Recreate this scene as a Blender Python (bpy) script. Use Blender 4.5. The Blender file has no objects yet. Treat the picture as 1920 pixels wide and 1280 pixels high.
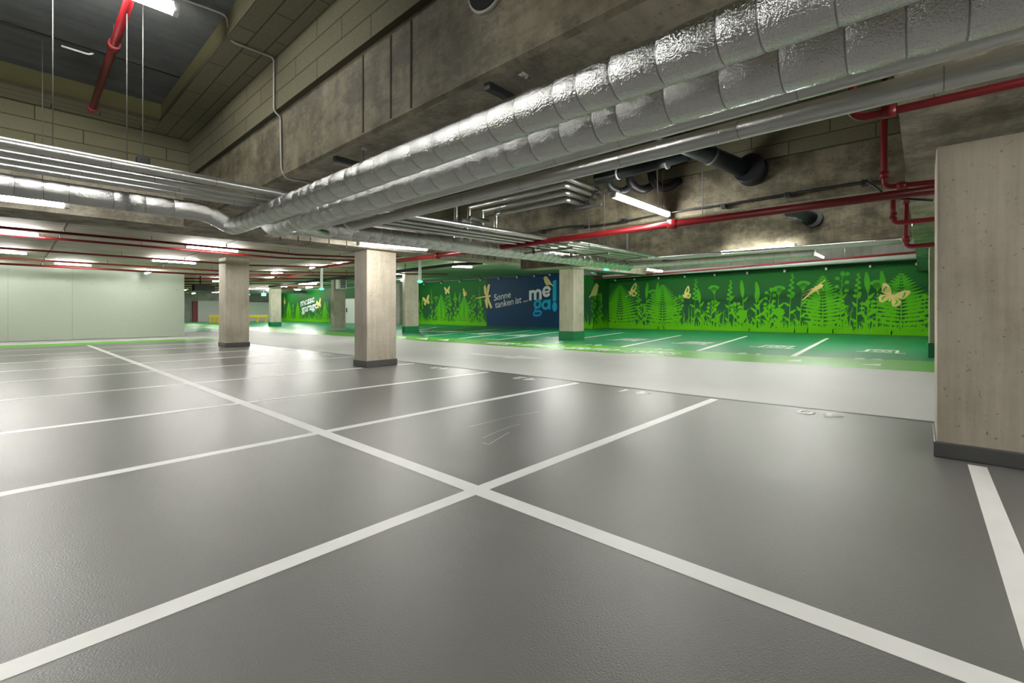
import bpy, bmesh, math, random
from mathutils import Vector, Matrix, Quaternion

# ------------------------------------------------------------------ camera, world, exposure
SC = bpy.context.scene
COL = SC.collection
F_PX, CAM_H, Y_H, X_C = 850.6, 1.3, 586.0, 960.0
YAW = math.radians(42.08)
cam_data = bpy.data.cameras.new('camera')
cam_data.sensor_width = 36.0
cam_data.lens = F_PX / 1920 * 36.0
cam_data.shift_y = (Y_H - 640.0) / 1920.0
cam_data.clip_start, cam_data.clip_end = 0.05, 300
cam = bpy.data.objects.new('camera', cam_data)
COL.objects.link(cam)
cam.location = (0, 0, CAM_H)
cam.rotation_euler = (math.pi / 2, 0, YAW - math.pi / 2)
SC.camera = cam
W = bpy.data.worlds.new('world')
SC.world = W
W.use_nodes = True
W.node_tree.nodes['Background'].inputs[0].default_value = (0.9, 1.0, 0.85, 1)
W.node_tree.nodes['Background'].inputs[1].default_value = 0.0
SC.view_settings.view_transform = 'Standard'
SC.view_settings.look = 'None'
SC.view_settings.exposure = 0.0
SC.view_settings.gamma = 1.0
LAMP = 138.0          # radiance of the LED diffusers
try:
    SC.cycles.max_bounces = 10
    SC.cycles.diffuse_bounces = 6
    SC.cycles.glossy_bounces = 5
    SC.cycles.sample_clamp_indirect = 4.0
except Exception:
    pass

# ------------------------------------------------------------------ pixel -> world on a known surface
FW = Vector((math.cos(YAW), math.sin(YAW), 0)); RT = Vector((math.sin(YAW), -math.cos(YAW), 0))
C0 = Vector((0, 0, CAM_H))
def ray(px, py):
    return FW + RT * ((px - X_C) / F_PX) + Vector((0, 0, -(py - Y_H) / F_PX))
def on_z(px, py, z=0.0):
    r = ray(px, py); return C0 + r * ((z - CAM_H) / r.z)
def on_x(px, py, x):
    r = ray(px, py); return C0 + r * (x / r.x)
def on_y(px, py, y):
    r = ray(px, py); return C0 + r * (y / r.y)
SLOPE = 0.052
def slab_z(x):
    return 3.4 + max(0.0, x - 6.5) * SLOPE
def on_slab(px, py, drop=0.15):
    p = on_z(px, py, 3.4 - drop)
    if p.x > 6.5:
        r = ray(px, py)
        t = (3.4 - drop - CAM_H - 6.5 * SLOPE) / (r.z - SLOPE * r.x)
        p = C0 + r * t
    return p

# ------------------------------------------------------------------ materials
MATS = {}
def new_mat(name):
    m = bpy.data.materials.new(name); m.use_nodes = True
    nt = m.node_tree
    return m, nt, nt.nodes, nt.links, nt.nodes['Principled BSDF']
def ramp(nd, stops):
    r = nd.new('ShaderNodeValToRGB'); e = r.color_ramp.elements
    while len(e) < len(stops): e.new(0.5)
    for el, (p, c) in zip(e, stops):
        el.position = p; el.color = (c[0], c[1], c[2], 1)
    return r
def mapped_noise(nd, lk, scale, sc=(1, 1, 1), detail=6, rough=0.6):
    g = nd.new('ShaderNodeNewGeometry'); mp = nd.new('ShaderNodeMapping')
    mp.inputs['Scale'].default_value = sc
    n = nd.new('ShaderNodeTexNoise')
    n.inputs['Scale'].default_value = scale; n.inputs['Detail'].default_value = detail
    n.inputs['Roughness'].default_value = rough
    lk.new(g.outputs['Position'], mp.inputs['Vector']); lk.new(mp.outputs['Vector'], n.inputs['Vector'])
    return n
def plain(name, col, rough=0.5, metal=0.0, emit=None, es=0.0, var=0.0):
    m, nt, nd, lk, b = new_mat(name)
    b.inputs['Base Color'].default_value = (*col, 1)
    b.inputs['Roughness'].default_value = rough; b.inputs['Metallic'].default_value = metal
    if var:
        n = mapped_noise(nd, lk, 5.0)
        r = ramp(nd, [(0.3, [c * (1 - var) for c in col]), (0.7, [min(1, c * (1 + var)) for c in col])])
        lk.new(n.outputs['Fac'], r.inputs['Fac']); lk.new(r.outputs['Color'], b.inputs['Base Color'])
    if emit:
        b.inputs['Emission Color'].default_value = (*emit, 1); b.inputs['Emission Strength'].default_value = es
    MATS[name] = m
    return m
def concrete(name, dark, mid, light, scale=0.9, streak=(2.5, 2.5, 0.25), streak_amt=0.5, rough=0.75, pits=True, bump=0.25, mottle=0.0):
    m, nt, nd, lk, b = new_mat(name)
    n1 = mapped_noise(nd, lk, scale, detail=9, rough=0.65)
    r1 = ramp(nd, [(0.32, dark), (0.5, mid), (0.68, light)])
    lk.new(n1.outputs['Fac'], r1.inputs['Fac'])
    n2 = mapped_noise(nd, lk, 1.6, sc=streak, detail=7, rough=0.7)
    r2 = ramp(nd, [(0.30, (1 - streak_amt,) * 3), (0.62, (1, 1, 1))])
    lk.new(n2.outputs['Fac'], r2.inputs['Fac'])
    mx = nd.new('ShaderNodeMix'); mx.data_type = 'RGBA'; mx.blend_type = 'MULTIPLY'
    mx.inputs[0].default_value = 1.0
    lk.new(r1.outputs['Color'], mx.inputs[6]); lk.new(r2.outputs['Color'], mx.inputs[7])
    out = mx.outputs[2]
    if mottle:
        n4 = mapped_noise(nd, lk, 2.2, sc=(1, 0.8, 1.5), detail=12, rough=0.78)
        r4 = ramp(nd, [(0.44, (1 - mottle,) * 3), (0.56, (1.08, 1.08, 1.06))])
        lk.new(n4.outputs['Fac'], r4.inputs['Fac'])
        m4 = nd.new('ShaderNodeMix'); m4.data_type = 'RGBA'; m4.blend_type = 'MULTIPLY'; m4.inputs[0].default_value = 1.0
        lk.new(out, m4.inputs[6]); lk.new(r4.outputs['Color'], m4.inputs[7]); out = m4.outputs[2]
    if pits:
        n3 = mapped_noise(nd, lk, 28.0, detail=2, rough=0.5)
        r3 = ramp(nd, [(0.25, (0.35,) * 3), (0.33, (1, 1, 1))])
        lk.new(n3.outputs['Fac'], r3.inputs['Fac'])
        m2 = nd.new('ShaderNodeMix'); m2.data_type = 'RGBA'; m2.blend_type = 'MULTIPLY'; m2.inputs[0].default_value = 0.8
        lk.new(out, m2.inputs[6]); lk.new(r3.outputs['Color'], m2.inputs[7]); out = m2.outputs[2]
    lk.new(out, b.inputs['Base Color']); b.inputs['Roughness'].default_value = rough
    nb = mapped_noise(nd, lk, 9.0, detail=8)
    bp = nd.new('ShaderNodeBump'); bp.inputs['Strength'].default_value = bump; bp.inputs['Distance'].default_value = 0.02
    lk.new(nb.outputs['Fac'], bp.inputs['Height']); lk.new(bp.outputs['Normal'], b.inputs['Normal'])
    MATS[name] = m
    return m
def coated(name, col, rough=0.3, var=0.12, grain=150.0, bump=0.22, spec=0.5, wear=None):
    m, nt, nd, lk, b = new_mat(name)
    n1 = mapped_noise(nd, lk, 0.55, detail=4, rough=0.5)
    r1 = ramp(nd, [(0.2, [c * (1 - var) for c in col]), (0.8, [c * (1 + var) for c in col])])
    lk.new(n1.outputs['Fac'], r1.inputs['Fac']); lk.new(r1.outputs['Color'], b.inputs['Base Color'])
    b.inputs['Roughness'].default_value = rough
    nb = mapped_noise(nd, lk, grain, detail=2)
    bp = nd.new('ShaderNodeBump'); bp.inputs['Strength'].default_value = bump; bp.inputs['Distance'].default_value = 0.004
    lk.new(nb.outputs['Fac'], bp.inputs['Height']); lk.new(bp.outputs['Normal'], b.inputs['Normal'])
    b.inputs['Specular IOR Level'].default_value = spec
    MATS[name] = m
    return m
def blocks(name, ax, c1, c2, mortar, w=0.95, h=0.193, off=(0, 0)):
    m, nt, nd, lk, b = new_mat(name)
    g = nd.new('ShaderNodeNewGeometry'); s = nd.new('ShaderNodeSeparateXYZ'); c = nd.new('ShaderNodeCombineXYZ')
    lk.new(g.outputs['Position'], s.inputs[0])
    lk.new(s.outputs[ax[0]], c.inputs[0]); lk.new(s.outputs[ax[1]], c.inputs[1])
    mp = nd.new('ShaderNodeMapping'); mp.inputs['Location'].default_value = (off[0], off[1], 0)
    lk.new(c.outputs[0], mp.inputs['Vector'])
    br = nd.new('ShaderNodeTexBrick')
    br.inputs['Color1'].default_value = (*c1, 1); br.inputs['Color2'].default_value = (*c2, 1); br.inputs['Mortar'].default_value = (*mortar, 1)
    br.inputs['Scale'].default_value = 1.0; br.inputs['Mortar Size'].default_value = 0.007; br.inputs['Mortar Smooth'].default_value = 0.2
    br.inputs['Brick Width'].default_value = w; br.inputs['Row Height'].default_value = h
    lk.new(mp.outputs['Vector'], br.inputs['Vector'])
    n = mapped_noise(nd, lk, 90.0, detail=3)
    r = ramp(nd, [(0.35, (0.78,) * 3), (0.65, (1.1,) * 3)])
    lk.new(n.outputs['Fac'], r.inputs['Fac'])
    mx = nd.new('ShaderNodeMix'); mx.data_type = 'RGBA'; mx.blend_type = 'MULTIPLY'; mx.inputs[0].default_value = 1
    lk.new(br.outputs['Color'], mx.inputs[6]); lk.new(r.outputs['Color'], mx.inputs[7])
    lk.new(mx.outputs[2], b.inputs['Base Color']); b.inputs['Roughness'].default_value = 0.9
    bp = nd.new('ShaderNodeBump'); bp.inputs['Strength'].default_value = 0.6; bp.inputs['Distance'].default_value = 0.01; bp.invert = True
    lk.new(br.outputs['Fac'], bp.inputs['Height']); lk.new(bp.outputs['Normal'], b.inputs['Normal'])
    MATS[name] = m
    return m
def foil(name, col=(0.88, 0.89, 0.88), rough=0.24, bump=0.5):
    m, nt, nd, lk, b = new_mat(name)
    b.inputs['Base Color'].default_value = (*col, 1); b.inputs['Metallic'].default_value = 1.0
    b.inputs['Roughness'].default_value = rough
    n1 = mapped_noise(nd, lk, 34.0, detail=5, rough=0.6)
    n2 = mapped_noise(nd, lk, 110.0, detail=2)
    ad = nd.new('ShaderNodeMath'); ad.operation = 'ADD'
    lk.new(n1.outputs['Fac'], ad.inputs[0]); lk.new(n2.outputs['Fac'], ad.inputs[1])
    bp = nd.new('ShaderNodeBump'); bp.inputs['Strength'].default_value = bump; bp.inputs['Distance'].default_value = 0.006
    lk.new(ad.outputs[0], bp.inputs['Height']); lk.new(bp.outputs['Normal'], b.inputs['Normal'])
    MATS[name] = m
    return m
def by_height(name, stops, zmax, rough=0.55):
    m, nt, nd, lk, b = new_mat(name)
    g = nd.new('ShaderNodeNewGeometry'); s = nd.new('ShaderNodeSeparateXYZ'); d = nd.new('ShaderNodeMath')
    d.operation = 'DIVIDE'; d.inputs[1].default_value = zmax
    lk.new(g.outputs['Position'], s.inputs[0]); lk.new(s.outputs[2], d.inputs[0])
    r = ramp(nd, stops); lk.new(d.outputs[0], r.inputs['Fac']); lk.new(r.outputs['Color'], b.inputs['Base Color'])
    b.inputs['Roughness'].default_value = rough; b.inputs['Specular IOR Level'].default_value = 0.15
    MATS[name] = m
    return m

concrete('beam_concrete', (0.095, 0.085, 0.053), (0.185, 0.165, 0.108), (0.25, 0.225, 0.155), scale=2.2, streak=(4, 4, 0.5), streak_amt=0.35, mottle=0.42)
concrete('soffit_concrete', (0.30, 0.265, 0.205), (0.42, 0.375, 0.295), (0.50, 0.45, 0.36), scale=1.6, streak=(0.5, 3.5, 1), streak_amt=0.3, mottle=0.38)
concrete('slab_concrete', (0.42, 0.385, 0.30), (0.50, 0.46, 0.36), (0.56, 0.52, 0.42), scale=0.8, streak=(0.12, 2.2, 1), streak_amt=0.35, pits=False)
concrete('pillar_concrete', (0.40, 0.355, 0.275), (0.50, 0.45, 0.36), (0.57, 0.52, 0.42), scale=1.2, streak=(6, 6, 0.35), streak_amt=0.22, rough=0.7, bump=0.12)
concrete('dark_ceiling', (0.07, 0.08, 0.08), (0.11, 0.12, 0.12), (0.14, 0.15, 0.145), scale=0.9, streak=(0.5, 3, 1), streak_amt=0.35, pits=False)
concrete('wall_concrete', (0.20, 0.19, 0.17), (0.28, 0.27, 0.245), (0.34, 0.33, 0.30), scale=0.7, streak_amt=0.25)
OL1, OL2, MOR = (0.135, 0.128, 0.076), (0.155, 0.147, 0.09), (0.05, 0.045, 0.02)
blocks('blocks_yz', (1, 2), OL1, OL2, MOR, off=(0.05, 0.365))
blocks('blocks_xz', (0, 2), OL1, OL2, MOR, off=(0.25, 0.365))
blocks('blocks_yx', (1, 0), OL1, OL2, MOR, w=0.95, h=0.178, off=(0.3, -1.47 + 0.178 * 10))
blocks('blocks_xy', (0, 1), OL1, OL2, MOR, w=0.95, h=0.178, off=(0.1, -8.27 + 0.178 * 50))
plain('reveal_olive', (0.075, 0.07, 0.025), 0.9)
coated('grey_coating', (0.165, 0.164, 0.155), rough=0.29, var=0.10, bump=0.6, spec=0.32, grain=110.0)
coated('lane_coating', (0.56, 0.56, 0.545), rough=0.5, var=0.05, bump=0.12, spec=0.3)
coated('walkway_coating', (0.10, 0.46, 0.012), rough=0.36, var=0.06, bump=0.15)
coated('bay_coating', (0.005, 0.235, 0.085), rough=0.36, var=0.10, bump=0.15)
coated('gutter_coating', (0.085, 0.083, 0.078), rough=0.45)
coated('base_grey', (0.085, 0.085, 0.085), rough=0.4)
coated('base_green', (0.005, 0.17, 0.055), rough=0.4)
plain('line_white', (0.84, 0.84, 0.82), 0.45, var=0.03)
plain('steel_red', (0.17, 0.006, 0.009), 0.38, var=0.1)
plain('dark_joint', (0.05, 0.043, 0.03), 0.9)
plain('rod_grey', (0.10, 0.10, 0.095), 0.6)
plain('galvanised', (0.55, 0.56, 0.55), 0.35, 1.0)
plain('pipe_silver', (0.78, 0.79, 0.78), 0.42, 0.25)
plain('zinc_dull', (0.42, 0.42, 0.40), 0.5, 0.6)
plain('black_plastic', (0.012, 0.014, 0.016), 0.4)
plain('pipe_green_black', (0.012, 0.022, 0.022), 0.35)
plain('white_metal', (0.72, 0.73, 0.71), 0.4)
plain('lamp_body', (0.62, 0.63, 0.62), 0.5)
plain('diffuser', (0.9, 0.9, 0.88), 0.4, emit=(1.0, 0.985, 0.93), es=LAMP)
plain('diffuser_soft', (0.9, 0.9, 0.88), 0.4, emit=(1.0, 0.985, 0.93), es=LAMP * 0.62)
plain('diffuser_slab', (0.9, 0.9, 0.88), 0.4, emit=(1.0, 0.985, 0.93), es=LAMP * 1.35)
plain('diffuser_bright', (0.9, 0.9, 0.88), 0.4, emit=(1.0, 0.985, 0.93), es=LAMP * 1.12)
plain('diffuser_far', (0.9, 0.9, 0.88), 0.4, emit=(1.0, 0.985, 0.93), es=LAMP * 3.0)
plain('led_green', (0.05, 0.8, 0.3), 0.4, emit=(0.1, 1.0, 0.45), es=2.5)
plain('sign_blue', (0.55, 0.75, 0.85), 0.4, emit=(0.6, 0.9, 1.0), es=0.8)
plain('void', (0.004, 0.004, 0.004), 0.9)
plain('barrier_yellow', (0.75, 0.50, 0.03), 0.45)
plain('door_white', (0.66, 0.70, 0.64), 0.4, var=0.02)
plain('wood', (0.20, 0.12, 0.06), 0.7, var=0.3)
plain('cream_print', (0.78, 0.62, 0.24), 0.55)
plain('navy_print', (0.004, 0.045, 0.115), 0.5, var=0.08)
plain('print_white', (0.78, 0.80, 0.80), 0.5)
plain('ragged_black', (0.02, 0.02, 0.02), 0.8)
M_ = MATS
for nm in ('navy_print', 'print_white', 'cream_print'): M_[nm].node_tree.nodes['Principled BSDF'].inputs['Specular IOR Level'].default_value = 0.15
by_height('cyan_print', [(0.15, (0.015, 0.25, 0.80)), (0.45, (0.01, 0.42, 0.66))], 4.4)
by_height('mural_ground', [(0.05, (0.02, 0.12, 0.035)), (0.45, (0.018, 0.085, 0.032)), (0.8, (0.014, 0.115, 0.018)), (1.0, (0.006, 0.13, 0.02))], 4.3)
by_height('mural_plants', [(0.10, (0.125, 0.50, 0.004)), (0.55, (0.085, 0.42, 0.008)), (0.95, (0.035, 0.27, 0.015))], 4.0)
# satin white wall paint (the large panel on the left)
plain('wall_paint', (0.40, 0.45, 0.375), 0.28, var=0.02)
foil('foil', rough=0.155, bump=1.0)
foil('foil_soft', col=(0.82, 0.83, 0.82), rough=0.30, bump=0.55)
foil('foil_seam', col=(0.40, 0.40, 0.39), rough=0.4, bump=0.2)
foil('foil_smooth', col=(0.74, 0.75, 0.73), rough=0.30, bump=0.25)
M = MATS

# ------------------------------------------------------------------ mesh helpers
def v3(*a): return Vector(a)
def box(bm, lo, hi, bevel=0.0):
    lo, hi = Vector(lo), Vector(hi)
    vs = [bm.verts.new((x, y, z)) for z in (lo.z, hi.z) for y in (lo.y, hi.y) for x in (lo.x, hi.x)]
    fs = [bm.faces.new([vs[i] for i in q]) for q in ((0, 2, 3, 1), (4, 5, 7, 6), (0, 1, 5, 4), (2, 6, 7, 3), (0, 4, 6, 2), (1, 3, 7, 5))]
    if bevel > 0:
        es = list({e for f in fs for e in f.edges})
        bmesh.ops.bevel(bm, geom=es, offset=bevel, segments=2, affect='EDGES', profile=0.6)
    return bm
def prism(bm, pts, z0, z1):
    """plan outline (counter-clockwise) raised from z0 to z1; either may be a function of (x, y)"""
    f0 = z0 if callable(z0) else (lambda x, y: z0); f1 = z1 if callable(z1) else (lambda x, y: z1)
    a = [bm.verts.new((x, y, f0(x, y))) for x, y in pts]; b = [bm.verts.new((x, y, f1(x, y))) for x, y in pts]
    n = len(pts)
    bm.faces.new(a[::-1]); bm.faces.new(b)
    for i in range(n): bm.faces.new([a[i], a[(i + 1) % n], b[(i + 1) % n], b[i]])
    return bm
def fillet(path, rad, n=6):
    path = [Vector(p) for p in path]
    if rad <= 0 or len(path) < 3: return path
    out = [path[0]]
    for i in range(1, len(path) - 1):
        p, a, b = path[i], path[i - 1], path[i + 1]
        da, db = (a - p), (b - p); la, lb = da.length, db.length
        k = min(rad, la * 0.45, lb * 0.45)
        s, e = p + da / la * k, p + db / lb * k
        for j in range(n + 1):
            t = j / n
            out.append(s * (1 - t) ** 2 + p * 2 * t * (1 - t) + e * t ** 2)
    out.append(path[-1])
    return out
def tube(bm, path, r, seg=12, rad=0.0, radii=None, cap=True, marks=()):
    pts = fillet(path, rad)
    n = len(pts); rings = []
    t0 = (pts[1] - pts[0]).normalized()
    up = Vector((0, 0, 1)) if abs(t0.z) < 0.9 else Vector((1, 0, 0))
    nx = t0.cross(up).normalized()
    for i, p in enumerate(pts):
        if i == 0: t = t0
        elif i == n - 1: t = (pts[i] - pts[i - 1]).normalized()
        else: t = ((pts[i + 1] - p).normalized() + (p - pts[i - 1]).normalized()).normalized()
        nx = (nx - t * nx.dot(t)).normalized(); ny = t.cross(nx)
        rr = radii[i] if radii else r
        rings.append([bm.verts.new(p + (nx * math.cos(2 * math.pi * k / seg) + ny * math.sin(2 * math.pi * k / seg)) * rr) for k in range(seg)])
    for i, (a, b) in enumerate(zip(rings, rings[1:])):
        for k in range(seg):
            f = bm.faces.new([a[k], a[(k + 1) % seg], b[(k + 1) % seg], b[k]]); f.smooth = True
            if i in marks: f.material_index = 1
    if cap:
        bm.faces.new(rings[0][::-1]); bm.faces.new(rings[-1])
    return bm
def seamed(path, rad, step=0.3, depth=0.012, r=0.1, seed=1, jitter=0.35):
    """centre line and radii of a wrapped duct: a nipped seam every step"""
    rn = random.Random(seed)
    base = fillet(path, rad, 8)
    pts, rr, marks = [base[0]], [r], set()
    for a, b in zip(base, base[1:]):
        L = (b - a).length; d = (b - a)
        if L < step * 0.8:
            pts.append(b); rr.append(r); continue
        s = 0.0
        while True:
            s2 = s + step * (1 + rn.uniform(-jitter, jitter))
            if s2 > L - step * 0.3: break
            mid = (s + s2) / 2
            pts += [a + d * (mid / L)]; rr += [r * 1.012]
            e = 0.010; i0 = len(pts)
            pts += [a + d * ((s2 - e) / L), a + d * ((s2 - e * 0.3) / L), a + d * ((s2 + e * 0.3) / L), a + d * ((s2 + e) / L)]; rr += [r, r * (1 - depth * 3), r * (1 - depth * 3), r]
            marks.add(i0 + 1)
            s = s2
        pts.append(b); rr.append(r)
    return pts, rr, marks
def poly(bm, pts):
    """flat outline; pts are 3-D"""
    vs = [bm.verts.new(p) for p in pts]
    return bm.faces.new(vs)
def smooth_all(bm):
    for f in bm.faces: f.smooth = True
# ------------------------------------------------------------------ object helpers
def wloc(o):
    p = Vector((0, 0, 0))
    while o is not None:
        p += Vector(o.location); o = o.parent
    return p
def obj(name, bm, mat, parent=None, label=None, origin=None):
    me = bpy.data.meshes.new(name)
    bmesh.ops.recalc_face_normals(bm, faces=bm.faces[:]) if len(bm.faces) < 60000 else None
    if parent is not None: off = wloc(parent)
    elif origin is not None: off = Vector(origin)
    else:
        xs = [v.co.x for v in bm.verts]; ys = [v.co.y for v in bm.verts]; zs = [v.co.z for v in bm.verts]
        off = Vector(((min(xs) + max(xs)) / 2, (min(ys) + max(ys)) / 2, min(zs)))
    for v in bm.verts: v.co -= off
    bm.to_mesh(me); bm.free()
    for mm in (mat if isinstance(mat, (list, tuple)) else [mat]): me.materials.append(M[mm])
    o = bpy.data.objects.new(name, me); COL.objects.link(o)
    if parent is not None: o.parent = parent
    else: o.location = off
    if label: o['label'] = label
    return o
def tag(o, label, cat, group=None, kind=None):
    o['label'] = label; o['category'] = cat
    if group: o['group'] = group
    if kind: o['kind'] = kind
    return o
def thing(name, label, cat, loc=(0, 0, 0), group=None, kind=None):
    o = bpy.data.objects.new(name, None); COL.objects.link(o); o.location = loc; o.empty_display_size = 0.2
    return tag(o, label, cat, group, kind)
def struct(name, bm, mat, parent=None, label=None):
    o = obj(name, bm, mat, parent)
    if parent is None: o['kind'] = 'structure'
    if label: o['label'] = label
    return o
NB = bmesh.new

# ================================================================== SETTING: floor
LANE = [(7.45, -9), (7.40, -0.1), (7.24, 2.35), (7.20, 6.0), (7.06, 10.6), (6.95, 16.0), (6.82, 21.4), (6.80, 25.2)]
GLOW = [(13.75, -9), (13.5, -0.16), (13.08, 3.7), (12.9, 13.4), (12.6, 20.4), (12.1, 30.0), (11.6, 45), (11.2, 95)]
DARK = [(17.0, -9), (16.5, -0.2), (15.75, 3.0), (15.62, 8.5), (15.15, 15.7), (14.9, 22.0), (14.8, 30), (14.7, 45), (14.6, 95)]
bm = NB(); prism(bm, [(-9, -9)] + LANE[:] + [(-9, 25.2)], -0.2, 0.0)
floor = struct('floor', bm, 'grey_coating')
bm = NB(); prism(bm, LANE + [(6.80, 27.2), (-9, 27.2), (-9, 95)] + GLOW[::-1], -0.2, 0.0)
floor_lane = struct('floor_lane', bm, 'lane_coating')
bm = NB(); prism(bm, [(6.6, 36), (11.3, 36), (11.1, 75.9), (6.6, 75.9)], -0.01, 0.004)
struct('floor_far_bays', bm, 'bay_coating', floor_lane)
bm = NB(); prism(bm, GLOW + DARK[::-1], -0.2, 0.0)
floor_walkway = struct('floor_walkway', bm, 'walkway_coating')
bm = NB(); prism(bm, DARK + [(34.5, 95), (34.5, -9)][::1], -0.2, 0.0)
floor_bays = struct('floor_green_bays', bm, 'bay_coating')
bm = NB(); prism(bm, [(-9, 25.2), (6.80, 25.2), (6.80, 27.2), (-9, 27.2)], -0.2, 0.0)
floor_strip = struct('floor_green_strip', bm, 'walkway_coating')
bm = NB()
for a, b in zip(LANE, LANE[1:]):
    prism(bm, [(a[0] - 0.07, a[1]), (a[0], a[1]), (b[0], b[1]), (b[0] - 0.07, b[1])], -0.01, 0.003)
g = obj('gutter', bm, 'gutter_coating', floor, 'dark drainage seam between grey bays and pale lane')

def line(p, q, w, parent, label, h=0.0015, name='parking_line'):
    p, q = Vector(p), Vector(q); d = (q - p).normalized(); n = Vector((-d.y, d.x)) * (w / 2)
    bm = NB(); prism(bm, [(p - n)[:], (q - n)[:], (q + n)[:], (p + n)[:]], -0.002, h)
    return obj(name, bm, 'line_white', parent, label)
line((2.33, -1.6), (2.10, 24.7), 0.13, floor, 'long white line running away across the grey bays', 0.002)
LSW = [(-0.35, 2.36, 5.5), (2.42, -2.8, 7.12), (4.84, -2.8, 7.05), (7.26, -2.8, 7.02), (9.98, -2.8, 5.55), (12.65, -2.8, 6.93),
       (14.95, -2.8, 6.9), (17.35, -2.8, 6.86), (20.3, -2.8, 5.3), (22.9, -2.8, 6.75)]
for k, (y, x0, x1) in enumerate(LSW):
    dy = 0.022 * (1 if k else 0)
    sl = [0.0, -0.022, -0.022, -0.045, -0.06, -0.04, -0.03, -0.06, -0.05, -0.08][k]
    y0 = y + sl * (x0 - 2.2); y1 = y + sl * (x1 - 2.2)
    line((x0, y0), (x1, y1), 0.115, floor, 'white bay line number %d counted away from the camera' % (k + 1))
line((6.45, 9.72), (6.95, 9.66), 0.11, floor, 'short white line end beside the middle pillar')
# white line along the pale strip in front of the painted wall
line((-9, 27.3), (6.6, 27.3), 0.25, floor_lane, 'white edge line along the painted partition')

for pts in ([(905, 821), (925, 812), (958, 799), (975, 795)], [(905, 830), (916, 833), (935, 822), (955, 810)], [(880, 800), (960, 780), (1010, 772)]):
    w_ = [on_z(*p) for p in pts]; bm = NB()
    for p, q in zip(w_, w_[1:]):
        d = (q - p).normalized(); n = v3(-d.y, d.x, 0) * 0.006
        bm.faces.new([bm.verts.new(c + v3(0, 0, 0.0012)) for c in (p - n, q - n, q + n, p + n)])
    obj('scuff_mark', bm, 'lane_coating', floor, 'thin pale scuff scratched in the grey floor')
# text helpers ------------------------------------------------------
def text_bm(s, bold=0.0, extrude=0.004, spacing=1.0):
    cu = bpy.data.curves.new('tmp', 'FONT'); cu.body = s; cu.size = 1.0; cu.offset = bold; cu.extrude = 0.0
    cu.space_character = spacing; cu.fill_mode = 'FRONT'; cu.resolution_u = 4
    o = bpy.data.objects.new('tmp', cu); COL.objects.link(o)
    dg = bpy.context.evaluated_depsgraph_get(); dg.update()
    me = o.evaluated_get(dg).to_mesh()
    bm = NB(); bm.from_mesh(me)
    o.evaluated_get(dg).to_mesh_clear()
    bpy.data.objects.remove(o); bpy.data.curves.remove(cu)
    r = bmesh.ops.extrude_face_region(bm, geom=bm.faces[:])
    for v in [x for x in r['geom'] if isinstance(x, bmesh.types.BMVert)]: v.co.z += 1.0
    return bm
def place_text(bm, p0, u, v, n, thick, width=None, height=None, shear=0.0, raw_h=0.7):
    """text in the frame p0 + u*x + v*y, raised by thick along n; scaled to the given width and cap height"""
    xs = [q.co.x for q in bm.verts]
    x0, x1 = min(xs), max(xs)
    sx = width / (x1 - x0) if width else 1.0
    sy = height / raw_h if height else sx
    p0, u, v, n = Vector(p0), Vector(u), Vector(v), Vector(n)
    for q in bm.verts:
        x, y, z = q.co
        q.co = p0 + u * ((x - x0) * sx + y * sy * shear) + v * (y * sy) + n * (z * thick)
    return bm
X, Y, Zv = v3(1, 0, 0), v3(0, 1, 0), v3(0, 0, 1)
# bay numbers at the lane edge read from the lane (reading towards +y, tops towards -x)
for s, x, y, w, h in (('40', 7.08, 0.72, 0.50, 0.26), ('41', 6.98, 3.22, 0.50, 0.26), ('42', 6.92, 5.56, 0.50, 0.26), ('43', 6.86, 8.1, 0.50, 0.26),
                      ('44', 6.78, 11.0, 0.5, 0.26), ('45', 6.72, 13.4, 0.5, 0.26), ('46', 6.66, 15.9, 0.5, 0.26), ('47', 6.6, 18.4, 0.5, 0.26)):
    bm = place_text(text_bm(s, 0.02, spacing=1.35), (x, y, -0.002), Y, -X, Zv, 0.006, w, h)
    obj('bay_number', bm, 'line_white', floor, 'white number %s painted at the lane edge' % s)
# green bays: numbers read from the walkway (reading towards -y, tops towards +x)
GB = [(1487, 667.5, 1552, 633.75), (1308, 657.5, 1400, 630), (1167, 650, 1278, 628)]
for (a, b, c, d), nm in zip(GB, ('22', '21', '20')):
    p, q = on_z(a, b), on_z(c, d)
    line(p.xy, q.xy, 0.15, floor_bays, 'white line between green bays beside number %s' % nm)
for k, (a, b, c, d) in enumerate([(1041, 642, 1055, 639.6), (1096, 633, 1167, 623.5), (930, 637.5, 1046, 622), (861, 634.5, 998, 619), (797, 630, 933, 616.5), (787, 622, 872, 614.6), (787, 618.5, 818, 613.2)]):
    p, q = on_z(a, b), on_z(c, d)
    line(p.xy, q.xy, 0.15, floor_bays, 'white line of the green bays in front of the murals, number %d leftwards from the lit pillar' % (k + 1))
for s, px, py, wpx in (('22', 1600, 672.6, 46), ('21', 1378, 662.6, 38), ('20', 1222, 654.6, 33), ('19', 1096, 646.5, 24), ('18', 985, 640.2, 22), ('17', 902, 635.6, 20)):
    p = on_z(px, py); q = on_z(px + wpx, py + 0.6 * wpx / 22)
    bm = place_text(text_bm(s, 0.02, spacing=1.35), (p.x, p.y, -0.002), -Y, X, Zv, 0.006, abs(q.y - p.y) + 0.12, 0.45)
    obj('bay_number', bm, 'line_white', floor_bays, 'white number %s on the dark green bay' % s)
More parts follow.
